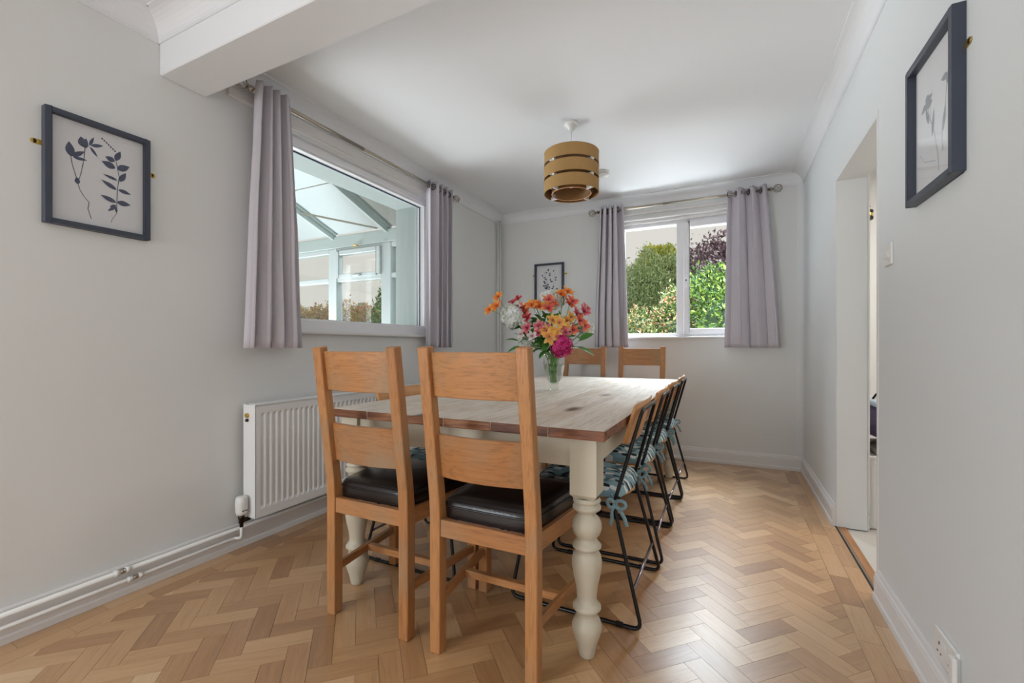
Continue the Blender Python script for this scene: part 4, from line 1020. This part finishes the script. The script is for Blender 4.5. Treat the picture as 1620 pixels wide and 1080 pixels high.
# ================================================================ PICTURES
def picture(lab, fn, w_, h_, org, rzn, art, inkmat, side):
    """built in local coordinates: x along the wall, z up, -y out of the wall"""
    root = empty('framed_picture', org, rzn); tag(root, lab, 'picture')
    fw, dp = .020, .030
    m = MB(); m.box(-w_ / 2, -w_ / 2 + fw, -dp, 0, 0, h_).box(w_ / 2 - fw, w_ / 2, -dp, 0, 0, h_).box(-w_ / 2 + fw, w_ / 2 - fw, -dp, 0, 0, fw).box(-w_ / 2 + fw, w_ / 2 - fw, -dp, 0, h_ - fw, h_)
    m.build('frame', M['frame'], root, .0015)
    pr_ = MB().box(-w_ / 2 + fw, w_ / 2 - fw, -.0065, -.004, fw, h_ - fw).build('print', M['paper'], root)
    MB().box(-w_ / 2 + fw, w_ / 2 - fw, -.018, -.0165, fw, h_ - fw).build('glazing', M['pic_glass'], root)
    iw, ih = w_ - 2 * fw, h_ - 2 * fw
    m = MB()
    def pt(a, b_): return Vector((-iw / 2 + iw * a, -.0070 - lift[0], fw + ih * (1 - b_)))
    lift = [0]
    for it in art:
        lift[0] += .00002
        if it[0] == 's':     # stem polyline with width
            pts = it[2]; wd = it[1]
            for (a, b_), (c, d) in zip(pts[:-1], pts[1:]):
                p, q = pt(a, b_), pt(c, d); dr = (q - p).normalized(); sd = Vector((dr.z, 0, -dr.x)) * wd
                m.add([p - sd, p + sd, q + sd, q - sd], [(0, 1, 2, 3)])
        else:                # leaf from base to tip with width
            _, a, b_, c, d, wd = it; p, q = pt(a, b_), pt(c, d); ax_ = q - p; sd = Vector((ax_.z, 0, -ax_.x)).normalized() * wd * iw
            L1 = [p + ax_ * t + sd * math.sin(math.pi * t ** .8) for t in (0, .12, .3, .5, .7, .88, 1)]; L2 = [p + ax_ * t - sd * math.sin(math.pi * t ** .8) for t in (.88, .7, .5, .3, .12)]
            m.add(L1 + L2, [tuple(range(12))])
    m.build('botanical_motif', inkmat, pr_)
    for s, zz in side:
        hb = MB(); hb.box(min(s * w_ / 2, s * (w_ / 2 + .022)), max(s * w_ / 2, s * (w_ / 2 + .022)), -.0035, -.001, zz - .009, zz + .009)
        hb.tube([(s * (w_ / 2 + .022), -.0035, zz), (s * (w_ / 2 + .022), -.001, zz)], .009, 16)
        ho = hb.build('brass_hanger', M['brass'], root)
        MB().tube([(s * (w_ / 2 + .020), -.0045, zz), (s * (w_ / 2 + .020), -.0030, zz)], .0035, 8).build('screw', M['nickel_dark'], ho)
def hn(a, b):   # crop pixel of the left picture (crop 3) to print fractions
    t = (a - 180) / 640.0; fx = t * (1 + .22 * (1 - t) * -1) if False else t
    k = 1.0; top = 100 + (320 - 100) * t; bot = 832 + (945 - 832) * t
    # perspective foreshortening along the wall
    tt = t * .87 / (t * .87 + (1 - t) * 1.0) if False else t
    return tt, (b - top) / (bot - top)
def A(kind, *v):
    if kind == 's': return ('s', v[0], [hn(a, b) for a, b in v[1]])
    a, b = hn(v[0], v[1]); c, d = hn(v[2], v[3]); return ('l', a, b, c, d, v[4])
art1 = [A('s', .0012, [(312, 395), (320, 450), (340, 520), (355, 580), (370, 630), (400, 680), (430, 715), (422, 760), (445, 830)]), A('s', .0012, [(402, 335), (396, 420), (375, 520), (355, 580)]),
        A('l', 355, 590, 350, 540, .028), A('l', 312, 398, 300, 292, .048), A('l', 315, 396, 402, 362, .030), A('l', 325, 402, 418, 425, .022), A('l', 402, 335, 375, 258, .055), A('l', 402, 335, 410, 270, .03),
        A('l', 432, 320, 462, 262, .018), A('l', 440, 320, 528, 322, .024), A('l', 436, 328, 488, 402, .018), A('s', .0008, [(402, 340), (432, 320)]),
        A('s', .0012, [(610, 395), (622, 450), (640, 540), (625, 640), (622, 790)]), A('s', .0008, [(622, 790), (590, 830), (582, 852)])]
for k in range(7): art1.append(A('l', 512 + k * 15, 268 + k * 15, 528 + k * 15, 276 + k * 14, .012))
for v in ((612, 425, 650, 362, .035), (610, 430, 540, 395, .038), (612, 478, 515, 425, .046), (624, 485, 718, 470, .046), (628, 562, 524, 516, .020), (644, 570, 690, 512, .034), (622, 628, 512, 555, .030), (632, 625, 728, 662, .028), (620, 716, 505, 660, .032), (622, 712, 726, 735, .038), (618, 740, 556, 775, .02), (618, 735, 570, 745, .02), (622, 785, 612, 740, .015)): art1.append(A('l', *v))
picture('botanical print of two leafy sprigs in a slate frame on the left wall', None, .340, .442, (XL, .891, 1.530), R(90), art1, M['ink'], ((-1, .30), (1, .30)))
art2 = [('s', .0014, [(.30, .30), (.35, .45), (.48, .62), (.55, .80), (.58, .92)]), ('s', .0014, [(.75, .36), (.70, .52), (.64, .66), (.66, .80)]), ('s', .0008, [(.42, .27), (.38, .42), (.36, .5)]), ('l', .34, .50, .26, .36, .032), ('l', .42, .62, .46, .42, .03), ('l', .66, .66, .72, .48, .03),
        ('s', .0007, [(.12, .68), (.22, .76), (.40, .80), (.5, .82)])]
rn = random.Random(4)
for cx_, cy_ in ((.28, .33), (.78, .30)):
    for k in range(9): a = rn.uniform(0, 6.28); art2.append(('l', cx_, cy_, cx_ + .16 * math.cos(a), cy_ + .065 * math.sin(a), .034))
picture('pale grey wildflower print in a slate frame high on the right wall by the doorway', None, .350, .450, (XR, 1.756, 1.526), R(-90), art2, M['ink_pale'], ((1, .33), (-1, .33)))
art3 = []
rn = random.Random(6)
art3.append(('s', .0009, [(.3, .15), (.38, .4), (.5, .62), (.62, .9)])); art3.append(('s', .0009, [(.72, .2), (.66, .5), (.60, .8)]))
for k in range(34):
    t = rn.random(); cx_, cy_ = .25 + .5 * rn.random(), .12 + .62 * t; a = rn.uniform(0, 6.28)
    art3.append(('l', cx_, cy_, cx_ + .10 * math.cos(a), cy_ + .06 * math.sin(a), .024))
picture('small sprig print in a dark frame on the back wall behind the bouquet', None, .334, .450, (-1.739, YB, 1.503), 0, art3, M['ink'], ((-1, .33), (1, .33)))

# ================================================================ SWITCH AND SOCKET
sw = empty('light_switch', (XR, 2.205, 1.42)); tag(sw, 'white two-gang light switch on the right wall between doorway and picture', 'light switch')
wp(MB().box(XR - .009, XR, 2.162, 2.248, 1.377, 1.463), 'plate', M['plastic'], sw, .003, 2)
for y in (2.185, 2.212):
    m = MB(); m.prism([(XR - .009, 1.405), (XR - .014, 1.405), (XR - .0095, 1.435), (XR - .009, 1.435)], lambda a, q, t, y=y: Vector((a, y + .016 * t, q)), 0, 1); wp(m, 'rocker', M['plastic'], sw)
so = empty('double_socket', (XR, 1.685, .15)); tag(so, 'white double wall socket just above the skirting board on the right wall', 'socket')
wp(MB().box(XR - .010, XR, 1.612, 1.758, .140, .226), 'plate', M['plastic'], so, .003, 2)
for yc in (1.722, 1.648):
    for dy, z, hw, hh in ((0, .190, .0025, .0045), (-.011, .163, .004, .002), (.011, .163, .004, .002)):
        wp(MB().box(XR - .0106, XR - .0095, yc + dy - hw, yc + dy + hw, z - hh, z + hh), 'pin_hole', M['dark_gap'], so)
for yc in (1.694, 1.676): wp(MB().box(XR - .0135, XR - .010, yc - .006, yc + .006, .188, .212), 'rocker', M['plastic'], so, .001)
pg = MB().box(XR - .024, XR - .0102, 1.596, 1.624, .135, .218); o = pg.build('slim_wall_plate', M['plastic'], None, .006, 3); tag(o, 'slim rounded white-grey wall unit at the near end of the double socket', 'wall unit')

# ================================================================ VASE AND BOUQUET
VX, VY = -.984, 2.600
va = empty('glass_vase', (VX, VY, TZ)); tag(va, 'clear glass vase of flowers standing on the dining table', 'vase')
outer = [(0, .0), (.030, .0), (.032, .008), (.024, .018), (.026, .030), (.042, .060), (.056, .100), (.064, .140), (.068, .180), (.071, .215), (.074, .228)]
inner = [(.071, .228), (.067, .212), (.064, .178), (.060, .140), (.052, .100), (.038, .062), (.020, .036), (0, .034)]
b = MB(); b.lathe(outer + inner, seg=40); b.build('vase_body', M['vase_glass'], va)
b = MB(); b.lathe([(0, .036), (.019, .038), (.037, .064), (.051, .101), (.059, .141), (.061, .160), (0, .160)], seg=32); b.build('water', M['water'], va)
cut = MB()
for k in range(16):
    a = 2 * math.pi * k / 16; cut.tube([Vector((r_ * math.cos(a + tw), r_ * math.sin(a + tw), z)) for r_, z, tw in ((.0435, .062, 0), (.057, .100, .12), (.065, .140, .24), (.0685, .175, .36))], .0016, 4)
cut.build('cut_facets', M['vase_glass'], va)
VW = (Vector((VX, VY, TZ)) - C0).dot(Fv)
MOUTH = Vector((VX, VY, TZ + .225))
PAL = {'orange': (srgb(244, 150, 40), srgb(236, 96, 50), srgb(250, 190, 60)), 'coral': (srgb(240, 130, 104), srgb(222, 70, 84), srgb(250, 176, 90)), 'pink': (srgb(232, 130, 140), srgb(206, 62, 92), srgb(244, 188, 180)), 'yellow': (srgb(250, 200, 80), srgb(240, 150, 100), srgb(252, 222, 120)), 'white': (srgb(244, 238, 232), srgb(232, 190, 196), srgb(250, 248, 244)), 'red': (srgb(206, 54, 66), srgb(160, 34, 50), srgb(232, 110, 110))}
def petal(m, c, ax, side, ln, wd, col, col2, curl=.25):
    up_ = ax.cross(side).normalized()
    seq = [(0, .12), (.3, .62), (.6, 1.0), (.85, .7), (1.0, .1)]
    V_ = []; Cc = []
    for t, w_ in seq:
        p = c + ax * ln * t * (1 - .1 * t) + up_ * curl * ln * t * t
        V_ += [p - side * wd * w_ + up_ * wd * .25 * w_, p, p + side * wd * w_ + up_ * wd * .25 * w_]
        cc = tuple(col2[i] * (1 - t) + col[i] * t for i in range(3)) + (1,); Cc += [cc, col2 if t < .5 else cc, cc]
    b0 = len(m.v)
    m.v += [tuple(p) for p in V_]; m.c += Cc
    for i in range(4):
        for k in range(2): q = b0 + i * 3 + k; m.f.append((q, q + 1, q + 4, q + 3)); m.sm.append(True)
def lily(m, c, d, sz, pal, rn):
    a = d.orthogonal().normalized(); b_ = d.cross(a)
    for k in range(6):
        ph = math.pi * k / 3 + rn.uniform(-.15, .15); r_ = a * math.cos(ph) + b_ * math.sin(ph)
        ax = (d * .75 + r_ * .75).normalized(); sd = d.cross(r_).normalized()
        petal(m, c, ax, sd, sz * rn.uniform(.9, 1.1), sz * (.30 if k % 2 else .22), pal[0] if k % 2 else pal[2], pal[1], -.35)
def stemcurve(p, rn):
    base = Vector((VX + rn.uniform(-.016, .016), VY + rn.uniform(-.016, .016), TZ + .045))
    mo = MOUTH + Vector((p.x - VX, p.y - VY, 0)) * .16; mo.x = VX + max(-.05, min(.05, mo.x - VX)); mo.y = VY + max(-.05, min(.05, mo.y - VY))
    pts = []
    for i in range(9):
        t = i / 8; q = base.lerp(mo, t / .5) if t < .5 else mo.lerp(p, (t - .5) / .5)
        pts.append(q)
    sm = [pts[0]] + [(pts[i - 1] + pts[i] * 2 + pts[i + 1]) / 4 for i in range(1, 8)] + [pts[8]]
    return sm
def leafm(m, c, d, ln, wd, rn):
    side = d.cross(Vector((rn.gauss(0, .4), rn.gauss(0, .4), 1))).normalized(); up_ = side.cross(d)
    V_ = []; Fq = []
    for i, (t, w_) in enumerate(((0, .1), (.25, .8), (.5, 1), (.75, .75), (1, .05))):
        p = c + d * ln * t - Vector((0, 0, 1)) * ln * .25 * t * t
        V_ += [p - side * wd * w_ + up_ * wd * .3 * w_, p, p + side * wd * w_ + up_ * wd * .3 * w_]
    for i in range(4):
        for k in range(2): Fq.append((i * 3 + k, i * 3 + k + 1, i * 3 + k + 4, i * 3 + k + 3))
    m.add(V_, Fq, True)
def pos(u, v, dz): return at_depth(u, v, VW + dz)
CEN = pos(862, 520, 0)
def alstro(lab, heads, pal, seed, nleaf=3):
    rn = random.Random(seed); root = empty('alstroemeria_stem', (VX, VY, TZ + .04)); tag(root, lab, 'flower', 'alstroemeria stems in the vase')
    P_ = [pos(*h[:3]) for h in heads]; ctr = sum(P_, Vector()) / len(P_)
    node = ctr.lerp(MOUTH, .22)
    cv = stemcurve(node, rn); m = MB(); m.tube(cv, .0022, 6)
    for p in P_: m.tube([node, (node + p) / 2 + Vector((0, 0, -.006)), p], .0015, 5)
    wp(m, 'stem', M['stem'], root)
    for p, h in zip(P_, heads):
        d = ((p - CEN).normalized() + (C0 - p).normalized() * .8 + Vector((0, 0, .25))).normalized()
        m = MB(); m.cur = (1, 1, 1, 1); lily(m, p, d, (h[3] if len(h) > 3 else .040) * 1.3, PAL[pal], rn)
        fo = wp(m, 'flower', M['petal'], root)
        s = MB(); a = d.orthogonal().normalized(); b_ = d.cross(a)
        for k in range(5): ph = k * 1.257; s.tube([p, p + d * .026 + (a * math.cos(ph) + b_ * math.sin(ph)) * .006], .0006, 4)
        L = fo.parent.location; s.v = [(v[0] - L.x, v[1] - L.y, v[2] - L.z) for v in s.v]; s.build('stamens', M['bark'], fo)
    for k in range(nleaf):
        m = MB(); q = MOUTH.lerp(node, rn.uniform(.35, .95)); d = Vector((rn.gauss(0, 1), rn.gauss(0, 1), rn.uniform(-.1, .6))).normalized()
        leafm(m, q, d, rn.uniform(.06, .10), rn.uniform(.012, .019), rn); wp(m, 'leaf', M['leaf'], root)
    for k in range(2):
        m = MB(); a_ = rn.uniform(0, 6.28); q = cv[rn.choice((1, 2, 3))]; leafm(m, q, Vector((math.cos(a_) * .4, math.sin(a_) * .4, .9)).normalized(), .05, .007, rn); wp(m, 'leaf', M['leaf'], root)
alstro('orange alstroemeria reaching out furthest to the left of the bouquet', [(790, 471, 0, .04), (788, 485, -.02, .04), (777, 491, .01, .04)], 'orange', 1, 4)
alstro('dusky red alstroemeria buds at the upper left, above the white hydrangea', [(821, 474, .03, .032), (812, 480, .02, .03)], 'red', 2)
alstro('orange alstroemeria above the centre left of the bouquet', [(842, 484, -.04, .042), (854, 487, -.03, .042)], 'orange', 3)
alstro('coral and orange alstroemeria at the top centre, in front of the white blooms', [(868, 476, -.04, .042), (867, 489, -.06, .042), (875, 483, -.02, .036)], 'coral', 4)
alstro('bright yellow-orange alstroemeria at the top right of the bouquet', [(887, 468, 0, .042), (897, 464, .01, .042)], 'orange', 5)
alstro('coral alstroemeria standing right of the hanging green leaf', [(900, 483, 0, .045), (904, 478, -.02, .04)], 'coral', 6)
alstro('small red alstroemeria between the white flowers, left of centre', [(835, 503, -.06, .032), (829, 489, -.03, .03)], 'red', 7)
alstro('pale yellow alstroemeria at the centre of the bouquet', [(874, 507, -.09, .036), (884, 511, -.10, .04), (892, 516, -.08, .034)], 'yellow', 8)
alstro('pink alstroemeria trumpet low on the left of the bouquet', [(835, 519, -.07, .036)], 'pink', 9)
alstro('pale pink alstroemeria cluster beside the big orange bloom', [(853, 516, -.09, .036), (863, 520, -.10, .034), (852, 526, -.09, .03)], 'pink', 10)
alstro('large orange and yellow alstroemeria just left of the magenta hydrangea', [(869, 532, -.13, .046), (877, 525, -.12, .04), (865, 524, -.10, .036)], 'yellow', 11)
alstro('tall pink alstroemeria leaning out to the far right top', [(911, 498, -.02, .04), (922, 494, -.02, .042), (926, 489, 0, .036)], 'pink', 12)
alstro('coral alstroemeria spray low on the right of the bouquet', [(915, 508, -.04, .042), (922, 516, -.03, .042), (905, 522, -.06, .036)], 'coral', 13)
def hydrangea(lab, u, v, dz, rad, cols, seed, nf, cen):
    rn = random.Random(seed); root = empty('hydrangea_stem', (VX, VY, TZ + .04)); tag(root, lab, 'flower', 'hydrangeas in the vase')
    c = pos(u, v, dz); wp(MB().tube(stemcurve(c, rn), .003, 6), 'stem', M['stem'], root)
    m = MB()
    m.cur = tuple(cols[1][i] * .55 for i in range(3)) + (1,); m.ball(c, rad * .72, None, None, 10, 8)
    for i in range(nf):
        z = 1 - 2 * (i + .5) / nf; ph = i * 2.39996; s_ = math.sqrt(1 - z * z); d = Vector((s_ * math.cos(ph), s_ * math.sin(ph), z))
        p = c + d * rad * rn.uniform(.74, 1.10); a = d.orthogonal().normalized(); b_ = d.cross(a); t0 = rn.uniform(0, 1.5)
        sz = rad * rn.uniform(.26, .40)
        col = rn.choice(cols)
        for k in range(4):
            t = t0 + k * math.pi / 2; r_ = a * math.cos(t) + b_ * math.sin(t); sd = d.cross(r_)
            m.cur = col; m.add([p, p + r_ * sz * .6 + sd * sz * .42 + d * sz * .15, p + r_ * sz, p + r_ * sz * .6 - sd * sz * .42 + d * sz * .15], [(0, 1, 2), (0, 2, 3)])
    wp(m, 'flower_head', M['petal'], root)
    for k in range(3):
        m = MB(); a_ = rn.uniform(0, 6.28); leafm(m, c.lerp(MOUTH, .3), Vector((math.cos(a_), math.sin(a_), .1)).normalized(), .085, .026, rn); wp(m, 'leaf', M['leaf'], root)
WH = [srgb(240, 240, 236), srgb(228, 232, 224), srgb(248, 248, 246), srgb(218, 222, 206)]
MG = [srgb(214, 40, 128), srgb(190, 24, 104), srgb(236, 84, 158), srgb(206, 50, 120)]
hydrangea('tall white hydrangea head at the left of the bouquet', 812, 500, .0, .076, WH, 31, 150, 0)
hydrangea('white hydrangea head at the top centre, against the small picture', 872, 474, .06, .066, WH, 32, 120, 0)
hydrangea('magenta hydrangea head at the front of the vase rim', 888, 548, -.13, .062, MG, 33, 120, 0)
hydrangea('white hydrangea head at the right edge, partly behind the others', 926, 520, .06, .052, WH, 34, 80, 0)
hydrangea('white flower head low on the left, behind the oak chair post', 832, 543, .02, .052, WH, 35, 80, 0)
hydrangea('small white flower head left of the centre, under the dusky buds', 830, 511, -.04, .036, WH, 36, 50, 0)
rn = random.Random(77)
def foliage_stem(lab, tips, seed, ln, wd):
    rn = random.Random(seed); root = empty('foliage_stem', (VX, VY, TZ + .04)); tag(root, lab, 'greenery', 'green leaves in the bouquet')
    wd *= 1.25; ln *= 1.15
    P_ = [pos(*t) for t in tips]; ctr = sum(P_, Vector()) / len(P_)
    m = MB(); m.tube(stemcurve(ctr.lerp(MOUTH, .35), rn), .002, 6); wp(m, 'stem', M['stem'], root)
    q0 = ctr.lerp(MOUTH, .35)
    for p in P_:
        b0 = p.lerp(q0, .5); d = (p - b0).normalized(); m = MB(); m.tube([q0, b0], .0012, 4); leafm(m, b0, d, ln, wd, rn); wp(m, 'leaf', M['leaf'], root)
foliage_stem('two broad green leaves at the lower right of the bouquet', [(926, 531, -.06), (918, 550, -.06)], 41, .10, .017)
foliage_stem('green leaves spreading at the lower left of the bouquet', [(808, 535, 0), (814, 550, .01), (822, 530, -.03)], 42, .085, .016)
alstro('pale peach alstroemeria at the upper left, between dusky buds and orange blooms', [(832, 496, -.03, .036), (823, 486, -.01, .030)], 'coral', 14, 4)
alstro('yellow and coral alstroemeria between the centre and the right-hand spray', [(895, 508, -.06, .036), (902, 502, -.05, .034)], 'yellow', 15, 4)
alstro('rose pink alstroemeria just above the magenta hydrangea', [(884, 524, -.1, .034), (893, 526, -.1, .034)], 'pink', 16, 4)
alstro('small white-pink alstroemeria low at the left above the oak chair post', [(843, 531, -.08, .034), (826, 528, -.05, .03)], 'white', 17, 4)
foliage_stem('dark green leaves at the heart of the bouquet', [(845, 508, -.07), (858, 500, -.07), (850, 535, -.1), (862, 545, -.12), (875, 552, -.12), (852, 548, -.1), (866, 508, -.08)], 43, .07, .018)
foliage_stem('dark green leaves right of the heart of the bouquet', [(893, 503, -.05), (905, 510, -.04), (896, 528, -.1), (884, 500, -.05), (884, 486, -.03)], 44, .065, .013)
foliage_stem('broad green leaves filling the upper middle of the bouquet', [(848, 496, -.03), (858, 490, -.02), (870, 498, -.04), (862, 510, -.05), (880, 495, -.02), (840, 500, -.03), (850, 514, -.06), (890, 520, -.07)], 48, .075, .020)
foliage_stem('long green leaves crowding the vase rim under the bouquet', [(850, 552, -.08), (862, 556, -.1), (876, 540, -.09), (842, 546, -.06), (900, 535, -.06), (906, 545, -.02), (858, 540, -.08)], 49, .085, .019)
foliage_stem('green leaves among the orange blooms on the right side of the bouquet', [(900, 498, -.01), (908, 515, 0), (915, 524, 0), (898, 512, -.03), (906, 492, .01)], 50, .07, .013)
foliage_stem('small bright green sprig at the top left of the bouquet', [(838, 464, .02), (846, 476, .0), (842, 470, 0)], 45, .05, .012)
foliage_stem('green leaves beneath the leftmost orange flowers', [(793, 499, 0), (797, 503, 0), (801, 495, .01)], 46, .05, .009)
foliage_stem('green leaves left of the heart of the bouquet, among white petals', [(836, 528, -.06), (843, 520, -.08), (832, 536, -.05), (846, 541, -.1), (826, 524, -.04)], 47, .06, .015)
